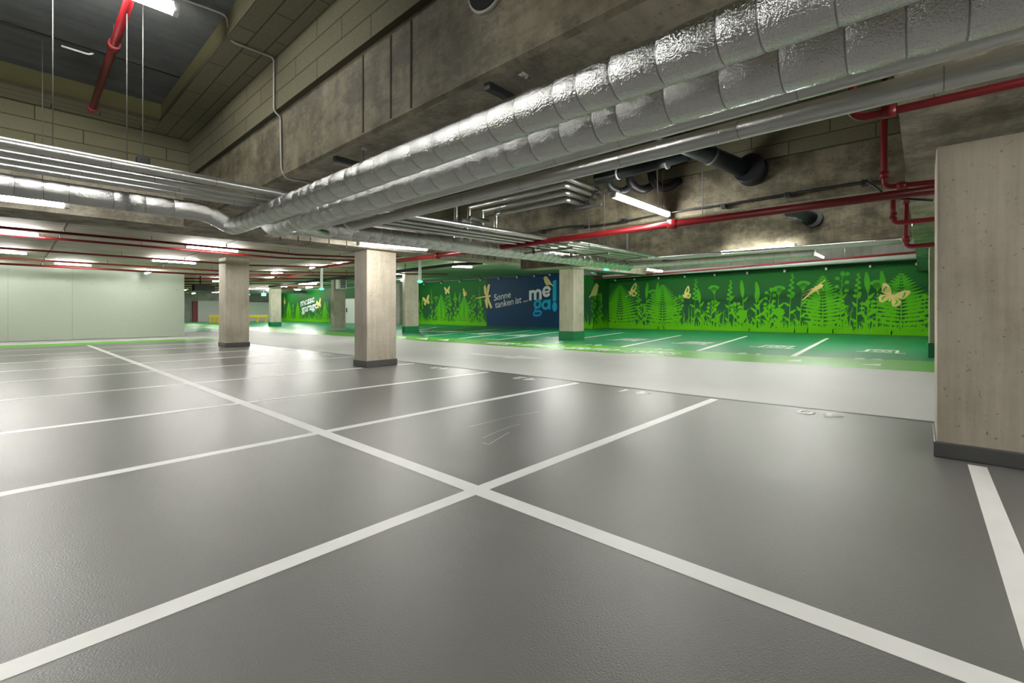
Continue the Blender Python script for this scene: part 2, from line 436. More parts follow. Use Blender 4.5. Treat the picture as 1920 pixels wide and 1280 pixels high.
def cart_icon(px, py, s, label):
    p = on_z(px, py)
    bm = NB()
    def bar(x0, y0, x1, y1):
        prism(bm, [(p.x + x0 * s, p.y - y0 * s), (p.x + x0 * s, p.y - y1 * s), (p.x + x1 * s, p.y - y1 * s), (p.x + x1 * s, p.y - y0 * s)], -0.002, 0.005)
    bar(0.0, 0.0, 0.18, 0.42); bar(0.0, 0.28, 1.9, 0.42); bar(1.72, 0.28, 1.9, 1.5); bar(0.0, 1.38, 1.9, 1.5); bar(-0.1, 1.38, 0.12, 1.75)
    bar(0.0, 0.50, 0.14, 1.3)
    for yy in (0.58, 0.86, 1.12): bar(0.5, yy, 1.45, yy + 0.13)
    bar(0.5, 0.58, 0.68, 1.25); bar(1.27, 0.58, 1.45, 1.25)
    obj('bay_symbol', bm, 'line_white', floor_bays, label)
for (px, py, s, nm) in ((1605, 658.5, 0.72, '22'), (1404, 650, 0.85, '21'), (1258, 643, 0.85, '20'), (1136, 637, 0.9, '19'), (1022, 632.5, 0.9, '18'), (938, 628.5, 0.95, '17'), (872, 625, 0.95, '16'), (808, 621.5, 0.95, '15')):
    cart_icon(px, py, s, 'white line symbol painted in green bay %s' % nm)
# writing and triangles on the bright walkway
for w_, pa, pb in (('MESSE', 903, 956), ('-', 961, 967), ('KINOS', 974, 1040), ('-', 1046, 1053), ('GASTRO', 1060, 1148), ('-', 1156, 1166), ('SHOPS', 1174, 1263)):
    ya, yb = on_x(pa, 650, 13.75).y, on_x(pb, 650, 13.75).y
    bm = place_text(text_bm(w_, 0.02), (13.55 + (0.1 if w_ == '-' else 0), ya, -0.002), -Y, X, Zv, 0.006, ya - yb, 0.95)
    obj('walkway_lettering', bm, 'line_white', floor_walkway, 'white %s on the bright green walkway' % (w_ if w_ != '-' else 'dash between words'))
for px0, px1, py in ((1473, 1504, 675.2), (1616, 1653, 683.0), (745, 762, 632.0), (781, 803, 634.6), (819, 842, 636.8)):
    a, b, c = on_z(px0, py), on_z(px1, py - 1.2), on_z(px1 - 3, py + 2.4)
    bm = NB(); prism(bm, [a.xy[:], c.xy[:], b.xy[:]], -0.002, 0.005)
    obj('walkway_triangle', bm, 'line_white', floor_walkway, 'small white direction triangle on the walkway near pixel-left %s' % ('green bay 21' if px0 == 1473 else 'green bay 22' if px0 == 1616 else 'far pillar') if False else 'small white triangle %s' % {1473: 'below the line between bays 21 and 22', 1616: 'below bay 22', 745: 'leftmost of three by the far pillar', 781: 'middle of three by the far pillar', 819: 'rightmost of three by the far pillar'}[px0])
bm = NB(); prism(bm, [(9.75, 10.5), (9.62, 10.5), (9.72, 8.95), (9.40, 8.95), (10.05, 7.75), (10.40, 9.02), (10.02, 8.98), (9.92, 10.45)][::1], -0.002, 0.005)
obj('lane_arrow', bm, 'line_white', floor_lane, 'white direction arrow painted on the pale lane')

# ================================================================== SETTING: walls
bm = NB(); box(bm, (33.4, -9, 0), (33.9, 19.9, 6.0)); box(bm, (31.0, 19.3, 0), (33.9, 19.899, 6.0))
struct('wall_right', bm, 'wall_concrete')
bm = NB()
box(bm, (31.0, 19.9, 0), (31.5, 43.4, 6.0)); box(bm, (29.0, 43.4, 0), (29.4, 44.3, 6.0)); box(bm, (29.0, 45.7, 0), (29.4, 57.0, 6.0)); box(bm, (29.0, 44.3, 2.7), (29.4, 45.7, 6.0))
box(bm, (28.0, 57.0, 0), (28.4, 95, 6.0)); box(bm, (29.0, 43.0, 0), (31.0, 43.4, 6.0)); box(bm, (28.0, 56.6, 0), (29.0, 57.0, 6.0)); box(bm, (31.2, 43.4, 0), (31.5, 57, 6.0))
struct('wall_far_right', bm, 'wall_concrete')
bm = NB(); box(bm, (-9, 76.0, 0), (28.0, 76.4, 6.0)); struct('wall_end', bm, 'wall_concrete')
bm = NB(); box(bm, (-9.4, -9.4, 0), (-9, 95, 6.0)); struct('wall_left', bm, 'wall_concrete')
bm = NB(); box(bm, (-9, -9.4, 0), (34, -9, 6.0)); struct('wall_back', bm, 'wall_concrete')
# painted partition on the left
part = thing('partition_wall', 'long pale green white partition closing off the left behind the grey bays', 'wall', (-1.3, 30.2, 0), kind='structure')
bm = NB(); box(bm, (-8.99, 30.0, 0.02), (6.42, 30.4, 3.40)); obj('wall_panel', bm, 'wall_paint', part)
bm = NB()
for x in (-0.05, 2.0): box(bm, (x, 29.996, 0.03), (x + 0.006, 30.0, 3.38))
obj('panel_joint', bm, 'rod_grey', part)
bm = NB()
for px, py in ((52, 523), (127, 527), (173, 532), (239, 535), (281, 541), (332, 543)):
    p = on_y(px, py, 30.0)
    tube(bm, [p + v3(0, -0.02, 0), p + v3(0, 0.0, 0)], 0.05, 8)
obj('anchor_hole', bm, 'zinc_dull', part)

# ================================================================== SETTING: beams and ceilings
T = 6.4
# beam with its block lining around the left recess
B1X, B1S = 2.0, 2.78
def chamfer_beam_y(bm, x0, x1, y0, y1, z, top, c=0.025):
    """beam along y with chamfered lower edges"""
    prof = [(x0, top), (x0, z + c), (x0 + c, z), (x1 - c, z), (x1, z + c), (x1, top)]
    a = [bm.verts.new((x, y0, zz)) for x, zz in prof]; b = [bm.verts.new((x, y1, zz)) for x, zz in prof]
    n = len(prof)
    bm.faces.new(a); bm.faces.new(b[::-1])
    for i in range(n):
        f = bm.faces.new([a[i], b[i], b[(i + 1) % n], a[(i + 1) % n]])
        if i == 2: f.material_index = 1  # underside takes a lighter concrete, making up for weak light bounced off the floor
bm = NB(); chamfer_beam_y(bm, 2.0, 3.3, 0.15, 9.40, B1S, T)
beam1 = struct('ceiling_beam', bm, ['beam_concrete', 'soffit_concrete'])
bm = NB()
for px in (681, 733, 771):
    p = on_x(px, 120, 2.0)
    box(bm, (1.994, p.y - 0.008, 2.82), (2.0, p.y + 0.008, 3.47))
obj('formwork_joint', bm, 'dark_joint', beam1)
bm = NB(); box(bm, (1.94, 0.15, 3.50), (1.999, 8.80, 4.08)); struct('wall_blocks_beam', bm, 'blocks_yz')
bm = NB(); box(bm, (-7.0, 8.80, 3.50), (1.94, 8.86, 4.08)); struct('wall_blocks_far', bm, 'blocks_xz')
bm = NB(); box(bm, (1.47, 0.15, 4.085), (1.999, 8.86, 4.14)); struct('ceiling_lining_side', bm, 'blocks_yx')
bm = NB(); box(bm, (-7.0, 8.27, 4.085), (1.47, 8.86, 4.14)); struct('ceiling_lining_far', bm, 'blocks_xy')
bm = NB(); box(bm, (1.49, 0.15, 4.14), (1.6, 8.4, 4.36)); box(bm, (-7.0, 8.30, 4.14), (1.49, 8.4, 4.36)); struct('trim_1', bm, 'reveal_olive')
bm = NB(); box(bm, (-7.0, 0.15, 4.36), (2.0, 8.86, 4.6)); struct('ceiling_recess_left', bm, 'dark_ceiling')
bm = NB()
p, q = on_z(0, 38, 4.36), on_z(352, 145, 4.36)
tube(bm, [v3(-6.9, p.y, 4.357), v3(1.48, p.y, 4.357)], 0.008, 6); struct('ceiling_joint', bm, 'black_plastic')
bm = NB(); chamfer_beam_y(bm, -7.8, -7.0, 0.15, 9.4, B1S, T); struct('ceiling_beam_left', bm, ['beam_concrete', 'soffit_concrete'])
# cross beam over the first pillar row (along x at y = 9.4 .. 10.4), rising and turning slightly beyond x = 6.4
def ramp_beam(bm, pts, w, zf, top):
    """beam following plan points (near edge), width w towards +y"""
    A = []
    for x, y in pts:
        z = zf(x)
        A.append([bm.verts.new(c) for c in ((x, y, top), (x, y, z), (x, y + w, z), (x, y + w, top))])
    for a, b in zip(A, A[1:]):
        for i in range(4): bm.faces.new([a[i], a[(i + 1) % 4], b[(i + 1) % 4], b[i]])
    bm.faces.new(A[0][::-1]); bm.faces.new(A[-1])
def zb(x): return 2.72 + max(0, x - 5.0) * 0.0505
bm = NB(); ramp_beam(bm, [(-9, 9.45), (6.5, 9.45), (18.1, 11.95), (33.4, 15.2)], 0.95, zb, T)
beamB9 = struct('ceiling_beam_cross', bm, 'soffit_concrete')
bm = NB()
for px in (760, 786, 800, 815, 832, 846): pass
for x in (3.6, 3.95, 4.2, 4.6, 5.0, 7.6, 8.6, 9.4, 10.2, 10.6, 11.6):
    y = 9.45 if x <= 6.5 else 9.45 + (x - 6.5) * 0.2155
    box(bm, (x - 0.012, y - 0.006, zb(x) + 0.01), (x + 0.012, y + 0.0, zb(x) + 0.7))
obj('formwork_joint', bm, 'dark_joint', beamB9)
# cross beam over the right pillar (y = -1.0 .. 0.15)
bm = NB(); ramp_beam(bm, [(-9, -1.0), (33.4, -1.0)], 1.15, lambda x: 2.80 + max(0, x - 8) * 0.03, T)
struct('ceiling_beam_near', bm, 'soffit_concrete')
# second and third beams along y
def wedge_beam(name, x0, x1, ztop_conc, z, yend):
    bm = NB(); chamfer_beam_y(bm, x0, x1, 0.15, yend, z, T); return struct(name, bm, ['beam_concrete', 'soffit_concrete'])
beam2 = wedge_beam('ceiling_beam_middle', 7.33, 8.10, 3.5, 2.84, 9.7)
bm = NB(); box(bm, (7.27, 0.15, 3.50), (7.329, 9.45, 4.62)); struct('wall_blocks_middle', bm, 'blocks_yz')
beam3 = wedge_beam('ceiling_beam_far', 12.2, 12.85, 3.5, 2.83, 10.6)
bm = NB(); box(bm, (3.3, 9.38, 3.4), (7.27, 9.449, 4.62)); struct('wall_blocks_cross', bm, 'blocks_xz')
bm = NB(); box(bm, (3.3, 0.15, 4.62), (7.33, 9.45, 4.8)); struct('ceiling_recess_middle', bm, 'dark_ceiling')
bm = NB(); box(bm, (8.1, 0.15, 4.62), (12.2, 10.7, 4.8)); struct('ceiling_recess_lane', bm, 'dark_ceiling')
bm = NB(); box(bm, (12.85, 0.15, 5.4), (33.4, 15.2, 5.6)); struct('ceiling_recess_green', bm, 'slab_concrete')
# low slab behind the cross beam
bm = NB()
prism(bm, [(-9, 10.4), (6.5, 10.4), (6.5, 76), (-9, 76)], 3.4, 3.7)
prism(bm, [(6.5, 10.4), (18.1, 12.9), (33.4, 16.15), (33.4, 76), (6.5, 76)], lambda x, y: slab_z(x), lambda x, y: slab_z(x) + 0.3)
struct('ceiling', bm, 'slab_concrete')
bm = NB()
for x in (-2.6, 0.9, 4.4): box(bm, (x, 10.45, 3.394), (x + 0.025, 30, 3.4))
for x in (8.4, 12.4, 16.4, 20.4):
    box(bm, (x, 10.4 + max(0, x - 6.5) * 0.2155 + 0.1, slab_z(x) - 0.004), (x + 0.025, 70, slab_z(x) + 0.004))
struct('ceiling_joints', bm, 'dark_joint')
bm = NB(); prism(bm, [(-9, -9), (33.4, -9), (33.4, -1.0), (-9, -1.0)], 3.4, 3.7); struct('ceiling_back', bm, 'slab_concrete')
bm = NB(); prism(bm, [(-9, 0.15), (-7.8, 0.15), (-7.8, 9.45), (-9, 9.45)], 3.4, 3.7); struct('ceiling_side', bm, 'slab_concrete')

# ================================================================== pillars
def pillar(x0, x1, y0, y1, ztop, base, label, bh=0.16):
    t = thing('pillar', label, 'pillar', ((x0 + x1) / 2, (y0 + y1) / 2, 0), 'concrete pillars of the garage')
    bm = NB(); box(bm, (x0, y0, 0.0), (x1, y1, ztop), 0.025); obj('shaft', bm, 'pillar_concrete', t)
    bm = NB(); box(bm, (x0 - 0.02, y0 - 0.02, 0.0), (x1 + 0.02, y1 + 0.02, bh), 0.012)
    obj('base_band', bm, base, t, 'painted %s band round the foot' % ('dark grey' if 'grey' in base else 'green' if 'green' in base else 'pale'))
    return t
PR = pillar(5.62, 6.45, -0.72, -0.10, 2.80, 'base_grey', 'large concrete pillar at the right edge with dark grey foot', 0.14)
P1 = pillar(5.64, 6.45, 9.70, 10.28, 2.79, 'base_grey', 'concrete pillar standing between the grey bays and the pale lane, under the bright lamp')
P2 = pillar(5.44, 6.25, 19.40, 20.25, 3.40, 'base_grey', 'concrete pillar in front of the end of the pale partition')
def pillar_px(cx, cy, lx, rx, ztop, base, label, bh):
    p = on_z(cx, cy)
    return pillar(p.x, on_y(rx, cy, p.y).x, p.y, on_x(lx, cy, p.x).y, ztop, base, label, bh)
P4 = pillar_px(1075, 638, 1048.5, 1095, 3.45, 'base_green', 'concrete pillar with green foot between the blue panel and the right mural', 0.42)
P3 = pillar_px(759.5, 624, 754.5, 785, slab_z(17.0) + 0.02, 'base_green', 'concrete pillar with green foot left of the green mural with butterflies', 0.42)
P6 = pillar_px(626, 618, 620.5, 648, slab_z(17.0) + 0.02, 'door_white', 'far concrete pillar carrying the white fan heater', 0.05)
P5 = pillar_px(508, 612, 503.8, 527.5, slab_z(16.5) + 0.02, 'base_green', 'far concrete pillar beside the yellow crash barrier', 0.42)
P7 = pillar(17.9, 18.8, -1.1, -0.16, 3.2, 'base_green', 'green footed pillar half hidden behind the right edge pillar', 0.42)

# ================================================================== murals
RND = random.Random(7)
class Wallframe:
    """frame on a wall facing -x: u runs to the right (towards -y), v up"""
    def __init__(s, x): s.x = x
    def p(s, u, v, d=0.0): return v3(s.x - d, -u, v)
    def from_px(s, px, py):
        q = on_x(px, py, s.x); return (-q.y, q.z)
LAYER = [0]
def lay(d):
    LAYER[0] = (LAYER[0] + 1) % 24
    return d + LAYER[0] * 0.0005
def ribbon(bm, wf, pts, w0, w1, d):
    d = lay(d)
    n = len(pts); L, R = [], []
    for i, (u, v) in enumerate(pts):
        a = pts[max(0, i - 1)]; b = pts[min(n - 1, i + 1)]
        du, dv = b[0] - a[0], b[1] - a[1]; l = math.hypot(du, dv) or 1
        w = w0 + (w1 - w0) * i / (n - 1)
        L.append(bm.verts.new(wf.p(u - dv / l * w / 2, v + du / l * w / 2, d))); R.append(bm.verts.new(wf.p(u + dv / l * w / 2, v - du / l * w / 2, d)))
    for i in range(n - 1): bm.faces.new([L[i], R[i], R[i + 1], L[i + 1]])
def blob(bm, wf, u, v, ru, rv, d, ang=0.0, n=10, jag=0.0, rn=None):
    d = lay(d)
    vs = []
    for k in range(n):
        a = 2 * math.pi * k / n
        j = 1 + (jag if k % 2 else -jag)
        x, y = ru * math.cos(a) * j, rv * math.sin(a) * j
        vs.append(bm.verts.new(wf.p(u + x * math.cos(ang) - y * math.sin(ang), v + x * math.sin(ang) + y * math.cos(ang), d)))
    bm.faces.new(vs)
def leaf(bm, wf, u, v, du, dv, w, d):
    d = lay(d)
    l = math.hypot(du, dv); nx, ny = -dv / l, du / l
    pr = [(0, 0.12), (0.25, 0.5), (0.5, 0.45), (0.8, 0.22), (1, 0)]
    up = [(u + du * t + nx * w * k, v + dv * t + ny * w * k) for t, k in pr]; dn = [(u + du * t - nx * w * k, v + dv * t - ny * w * k) for t, k in pr[:-1]]
    bm.faces.new([bm.verts.new(wf.p(a, b, d)) for a, b in up + dn[::-1]])
def make_fern(wf, u, top, half, d, lean=0.0, n=17):
    bm = NB()
    ribbon(bm, wf, [(u, 0.15), (u + lean * 0.4, top * 0.5), (u + lean, top)], 0.07, 0.01, d)
    for k in range(n):
        t = k / n
        v = 0.35 + (top - 0.45) * t ** 0.85
        c = u + lean * (v / top)
        ln = half * min(1.0, (1 - t) * 1.42 + 0.02) * (0.86 + 0.14 * min(1, t * 3))
        w = (top / n) * (0.82 - 0.25 * t)
        for s in (-1, 1):
            leaf(bm, wf, c, v, s * ln, ln * (0.08 + 0.42 * t) + 0.02, w * 1.2, d)
    return bm
def make_grass(wf, u0, u1, d, hmax=1.6, dens=9, base=0.55, rn=RND):
    bm = NB()
    # solid strip with ragged top
    n = int((u1 - u0) * 14)
    for i in range(n):
        u = u0 + (u1 - u0) * i / n; w = (u1 - u0) / n
        h = base * rn.uniform(0.45, 1.0); dd = lay(d)
        poly(bm, [wf.p(u, 0.03, dd), wf.p(u + w * 1.02, 0.03, dd), wf.p(u + w * 1.02, h * 0.6, dd), wf.p(u + w * 0.5 + rn.uniform(-.04, .04), h, dd), wf.p(u, h * rn.uniform(.4, .7), dd)])
    for i in range(int((u1 - u0) * dens)):
        u = rn.uniform(u0 + .1, u1 - .1); h = hmax * rn.uniform(0.35, 1.0) ** 1.3; l = rn.uniform(-0.45, 0.45) * h
        e = min(max(u + l, u0 + 0.02), u1 - 0.02)
        ribbon(bm, wf, [(u, 0.05), (u + (e - u) * 0.12, h * 0.4), (u + (e - u) * 0.45, h * 0.75), (e, h * rn.uniform(0.86, 1.0))], rn.uniform(0.05, 0.10), 0.008, d)
    return bm
def make_stalk(wf, u, top, kind, d, rn=RND):
    bm = NB(); lean = rn.uniform(-0.25, 0.25)
    P = lambda t: (u + lean * t * t, 0.1 + (top - 0.1) * t)
    ribbon(bm, wf, [P(0), P(0.35), P(0.7), P(0.97)], 0.05, 0.03, d)
    if kind == 'ear':
        for k in range(11):
            a, b = P(0.70 + 0.03 * k); w = 0.13 * math.sin(math.pi * (k + 1.2) / 12.5) + 0.03
            blob(bm, wf, a, b, w, 0.085, d, rn.uniform(-.4, .4), 8, 0.12)
    elif kind == 'plume':
        for k in range(9):
            a, b = P(0.62 + 0.045 * k); s = 1 if k % 2 else -1
            blob(bm, wf, a + s * 0.10 * (1 - k / 11), b, 0.12 - 0.007 * k, 0.10, d, s * 0.6, 9, 0.15)
    elif kind == 'umbel':
        c = P(0.97)
        for k in range(7):
            an = math.pi * (0.15 + 0.7 * k / 6); e = (c[0] + 0.30 * math.cos(an), c[1] + 0.05 + 0.22 * math.sin(an))
            ribbon(bm, wf, [P(0.86), e], 0.025, 0.02, d); blob(bm, wf, e[0], e[1], 0.12, 0.085, d, 0, 9, 0.15)
    elif kind == 'daisy':
        c = P(1.0)
        blob(bm, wf, c[0], c[1], 0.30, 0.28, d, 0, 22, 0.10)
    elif kind == 'herb':
        for k in range(6):
            a, b = P(0.62 + 0.07 * k); s = 1 if k % 2 else -1
            ribbon(bm, wf, [(a, b - 0.12), (a + s * 0.22, b + 0.05)], 0.025, 0.02, d); blob(bm, wf, a + s * 0.24, b + 0.08, 0.12, 0.11, d, 0, 10, 0.25)
        a, b = P(1.0); blob(bm, wf, a, b, 0.12, 0.15, d, 0, 10, 0.2)
    for k in range(4):
        t = 0.18 + 0.13 * k; a, b = P(t); s = 1 if k % 2 else -1
        leaf(bm, wf, a, b, s * rn.uniform(0.22, 0.42), rn.uniform(0.2, 0.45), 0.16, d)
    return bm
def shape(bm, wf, px0, py0, pts, d):
    """outline in photo-scale units around a point of the wall"""
    d = lay(d)
    cu, cv = wf.from_px(px0, py0)
    bm.faces.new([bm.verts.new(wf.p(cu + a, cv + b, d)) for a, b in pts])
def ell(cu, cv, ru, rv, ang, n=16, pinch=0.0):
    o = []
    for k in range(n):
        t = 2 * math.pi * k / n
        x = ru * math.cos(t); y = rv * math.sin(t) * (1 - pinch * math.cos(t))
        o.append((cu + x * math.cos(ang) - y * math.sin(ang), cv + x * math.sin(ang) + y * math.cos(ang)))
    return o
def butterfly_open(wf, px, py, s, tilt, d):
    """four spread wings, a body and feelers; returns wings bm and dark spots bm"""
    bm, sp = NB(), []
    ca, sa = math.cos(tilt), math.sin(tilt)
    def tr(pts): return [((a * ca - b * sa) * s, (a * sa + b * ca) * s) for a, b in pts]
    for sg in (-1, 1):
        fore = [(0.03, 0.10), (0.25, 0.50), (0.55, 0.82), (0.85, 0.92), (1.0, 0.80), (0.92, 0.45), (0.78, 0.12), (0.45, 0.02), (0.05, -0.02)]
        hind = [(0.05, -0.02), (0.45, -0.02), (0.72, -0.10), (0.80, -0.38), (0.62, -0.68), (0.38, -0.72), (0.18, -0.45)]
        for w in (fore, hind): shape(bm, wf, px, py, tr([(sg * a, b) for a, b in w]), d)
        sp.append(NB()); shape(sp[-1], wf, px, py, tr([(sg * a, b) for a, b in [(0.60, 0.66), (0.70, 0.66), (0.76, 0.42), (0.74, 0.18), (0.64, 0.18), (0.66, 0.42)]]), d + 0.02)
        sp.append(NB()); shape(sp[-1], wf, px, py, tr([(sg * a, b) for a, b in [(0.25, -0.10), (0.50, -0.15), (0.58, -0.34), (0.44, -0.56), (0.40, -0.54), (0.48, -0.34), (0.42, -0.22)]]), d + 0.02)
    shape(bm, wf, px, py, tr(ell(0, -0.12, 0.09, 0.34, 0)), d + 0.003)
    shape(bm, wf, px, py, tr([(0.0, 0.2), (0.02, 0.2), (-0.05, 0.45), (-0.07, 0.45)]), d); shape(bm, wf, px, py, tr([(0.0, 0.2), (0.02, 0.2), (0.12, 0.45), (0.10, 0.45)]), d)
    return bm, sp
def butterfly_side(wf, px, py, s, tilt, d):
    bm, sp = NB(), []; ca, sa = math.cos(tilt), math.sin(tilt)
    def tr(pts): return [((a * ca - b * sa) * s, (a * sa + b * ca) * s) for a, b in pts]
    shape(bm, wf, px, py, tr([(-0.3, -0.15), (-0.25, 0.25), (0.05, 0.75), (0.30, 1.0), (0.42, 0.75), (0.42, 0.35), (0.25, 0.0)]), d)
    shape(bm, wf, px, py, tr([(-0.3, -0.15), (0.25, 0.05), (0.52, -0.05), (0.50, -0.35), (0.25, -0.60), (-0.05, -0.50)]), d)
    shape(bm, wf, px, py, tr(ell(-0.32, -0.25, 0.09, 0.30, 0.5)), d)
    shape(bm, wf, px, py, tr([(-0.40, -0.45), (-0.38, -0.48), (-0.80, -0.70), (-0.82, -0.66)]), d)
    sp.append(NB()); shape(sp[-1], wf, px, py, tr([(-0.05, 0.2), (0.12, 0.65), (0.28, 0.80), (0.33, 0.5), (0.2, 0.2)]), d + 0.02)
    sp.append(NB()); shape(sp[-1], wf, px, py, tr(ell(0.22, -0.25, 0.18, 0.16, 0)), d + 0.02)
    return bm, sp
BIRD = [(-1.0, -0.62), (-0.72, -0.38), (-0.45, 0.0), (-0.10, 0.45), (0.22, 0.78), (0.45, 0.88), (0.66, 0.82), (0.78, 0.66), (0.98, 0.55), (0.78, 0.46), (0.74, 0.2),
        (0.62, -0.15), (0.42, -0.42), (0.20, -0.52), (-0.05, -0.50), (-0.40, -0.50), (-0.72, -0.60), (-0.95, -0.80)]
def bird(wf, px, py, s, flip, d):
    bm = NB(); shape(bm, wf, px, py, [(a * s * flip, b * s) for a, b in BIRD][::flip], d)
    for a in (0.02, 0.16): shape(bm, wf, px, py, [(flip * s * x, s * y) for x, y in ((a, -0.45), (a + 0.05, -0.45), (a + 0.03, -0.75), (a - 0.02, -0.75))], d)
    return bm
def panel(wf, u0, u1, z0, z1, d):
    bm = NB(); box(bm, (wf.x - d, -u1, z0), (wf.x - 0.001, -u0, z1)); return bm

wr = Wallframe(33.4)
mr = thing('wall_mural', 'long dark green wall mural of ferns and grasses with bird and butterflies at the right', 'mural', (33.38, 5.0, 0))
U0, U1 = -19.29, 1.2
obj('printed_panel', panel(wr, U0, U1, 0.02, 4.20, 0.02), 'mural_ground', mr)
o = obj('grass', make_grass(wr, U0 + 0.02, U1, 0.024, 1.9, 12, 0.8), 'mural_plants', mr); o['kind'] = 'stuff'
for px, py, hw in ((1163, 531, 38), (1243, 530, 40), (1543, 512, 46), (1690, 507, 66)):
    u, v = wr.from_px(px, py); h = abs(wr.from_px(px + hw, py)[0] - u)
    obj('fern', make_fern(wr, u, v, h, 0.050), 'mural_plants', mr)
RND.seed(11)
for px, py, kd in ((1127, 534, 'plume'), (1139, 546, 'umbel'), (1197, 533, 'plume'), (1211, 532, 'ear'), (1230, 531, 'ear'), (1221, 549, 'umbel'), (1302, 523, 'plume'), (1315, 543, 'ear'), (1273, 556, 'herb'),
                   (1344, 541, 'umbel'), (1366, 525, 'plume'), (1395, 527, 'ear'), (1418, 541, 'ear'), (1426, 530, 'ear'), (1440, 543, 'herb'), (1459, 543, 'umbel'), (1393, 588, 'daisy'), (1461, 585, 'daisy'),
                   (1480, 513, 'plume'), (1500, 534, 'umbel'), (1576, 513, 'herb'), (1577, 545, 'plume'), (1606, 512, 'plume'), (1630, 512, 'ear'), (1645, 533, 'umbel'), (1661, 510, 'ear'), (1733, 556, 'herb'),
                   (1333, 566, 'herb'), (1383, 570, 'herb'), (1105, 560, 'herb'), (1152, 566, 'herb'), (1205, 572, 'herb'), (1262, 565, 'herb'), (1626, 566, 'herb'), (1443, 575, 'herb'), (1520, 560, 'herb')):
    u, v = wr.from_px(px, py)
    if u > U0 + 0.3: obj('meadow_flower', make_stalk(wr, u, v, kd, 0.036), 'mural_plants', mr)
def sub_insect(pair, name, parent, label):
    a, b = pair
    w = obj(name, a, 'cream_print', parent, label)
    for q in b: obj('wing_mark', q, 'mural_plants', w)
sub_insect(butterfly_open(wr, 1672, 556, 0.66, -0.42, 0.070), 'butterfly', mr, 'large cream butterfly with spread wings')
sub_insect(butterfly_side(wr, 1187, 546, 0.72, -0.1, 0.070), 'butterfly', mr, 'cream swallowtail butterfly with raised wings')
sub_insect(butterfly_side(wr, 1288, 551, 0.60, 0.1, 0.070), 'butterfly', mr, 'cream butterfly with folded wings')
bm = NB(); d = 0.07
gx, gy = 1524, 545
shape(bm, wr, gx, gy, [(0.66 * x, 0.66 * y) for x, y in [(-0.85, -0.86), (-0.80, -0.92), (0.20, -0.05), (0.62, 0.22), (0.80, 0.34), (0.84, 0.52), (0.70, 0.62), (0.50, 0.52), (0.22, 0.40), (-0.05, 0.10)]], d)
for a in (((-0.05, 0.15), (0.1, 0.30), (-0.75, -0.18), (-0.78, -0.14)), ((-0.1, 0.0), (0.0, 0.08), (-0.75, -0.45), (-0.78, -0.40)), ((0.35, 0.45), (0.42, 0.42), (1.02, 0.95), (0.98, 1.0)),
          ((0.35, 0.05), (0.42, 0.05), (0.50, -0.40), (0.46, -0.40)), ((0.25, 0.02), (0.32, 0.02), (0.52, -0.30), (0.48, -0.32)), ((0.65, 0.20), (0.70, 0.18), (0.90, 0.06), (0.88, 0.02))):
    shape(bm, wr, gx, gy, [(0.66 * x, 0.66 * y) for x, y in a], d + 0.002)
obj('grasshopper', bm, 'cream_print', mr, 'cream grasshopper drawn over a fern')

wl = Wallframe(31.0)
ml = thing('wall_mural', 'green wall mural with butterflies left of the blue panel', 'mural', (30.98, 37.0, 0))
ua = wl.from_px(786, 600)[0]; ub = wl.from_px(913, 600)[0]; uc = -19.32
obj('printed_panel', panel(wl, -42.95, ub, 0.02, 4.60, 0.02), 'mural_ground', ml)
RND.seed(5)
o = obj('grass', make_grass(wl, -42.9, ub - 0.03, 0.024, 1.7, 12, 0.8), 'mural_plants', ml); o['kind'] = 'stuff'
for px, py, hw in ((828, 549, 12), (871, 551, 13)):
    u, v = wl.from_px(px, py); h = abs(wl.from_px(px + hw, py)[0] - u)
    obj('fern', make_fern(wl, u, v, h, 0.050), 'mural_plants', ml)
for px, py, kd in ((810, 542, 'plume'), (817, 560, 'umbel'), (846, 550, 'plume'), (853, 549, 'ear'), (861, 549, 'ear'), (857, 562, 'umbel'), (889, 555, 'herb'), (899, 538, 'plume'), (791, 560, 'ear'), (839, 556, 'herb'), (884, 566, 'herb'), (904, 560, 'ear'), (786, 566, 'ear')):
    u, v = wl.from_px(px, py); obj('meadow_flower', make_stalk(wl, u, v, kd, 0.036), 'mural_plants', ml)
sub_insect(butterfly_open(wl, 800.5, 564, 0.62, 0.25, 0.070), 'butterfly', ml, 'leftmost cream butterfly with spread wings')
sub_insect(butterfly_open(wl, 839.5, 545, 0.48, 0.1, 0.070), 'butterfly', ml, 'small upper cream butterfly')
sub_insect(butterfly_side(wl, 872.0, 550, 0.55, 0.7, 0.070), 'butterfly', ml, 'cream butterfly with folded wings near the dragonfly')

# blue lettered panel
mp_ = thing('lettered_panel', 'dark blue wall panel lettered Sonne tanken ist mega with yellow bird', 'mural', (30.98, 25.0, 0))
un = wl.from_px(1070, 600)[0]
obj('printed_panel', panel(wl, ub, un, 0.02, 4.62, 0.022), 'navy_print', mp_)
def wall_words(s, pxa, pya, pxb, pyb, cap, bold, mat, parent, label, shear=0.0, wf=wl, name='lettering', d=0.03):
    a = wf.from_px(pxa, pya); b = wf.from_px(pxb, pyb)
    du, dv = b[0] - a[0], b[1] - a[1]; L = math.hypot(du, dv)
    uvec = (wf.p(*b) - wf.p(*a)).normalized(); vvec = v3(0, 0, 1)
    bm = place_text(text_bm(s, bold), wf.p(a[0], a[1], d), uvec, vvec, v3(-1, 0, 0), 0.006, L, cap)
    return obj(name, bm, mat, parent, label)
wall_words('Sonne', 926.8, 563.8, 958.2, 557.2, 0.62, 0.012, 'print_white', mp_, 'white word Sonne')
wall_words('tanken', 928.8, 577.4, 963.2, 570.4, 0.62, 0.012, 'print_white', mp_, 'white word tanken')
wall_words('ist', 966.7, 569.6, 978.2, 567.3, 0.62, 0.012, 'print_white', mp_, 'white word ist')
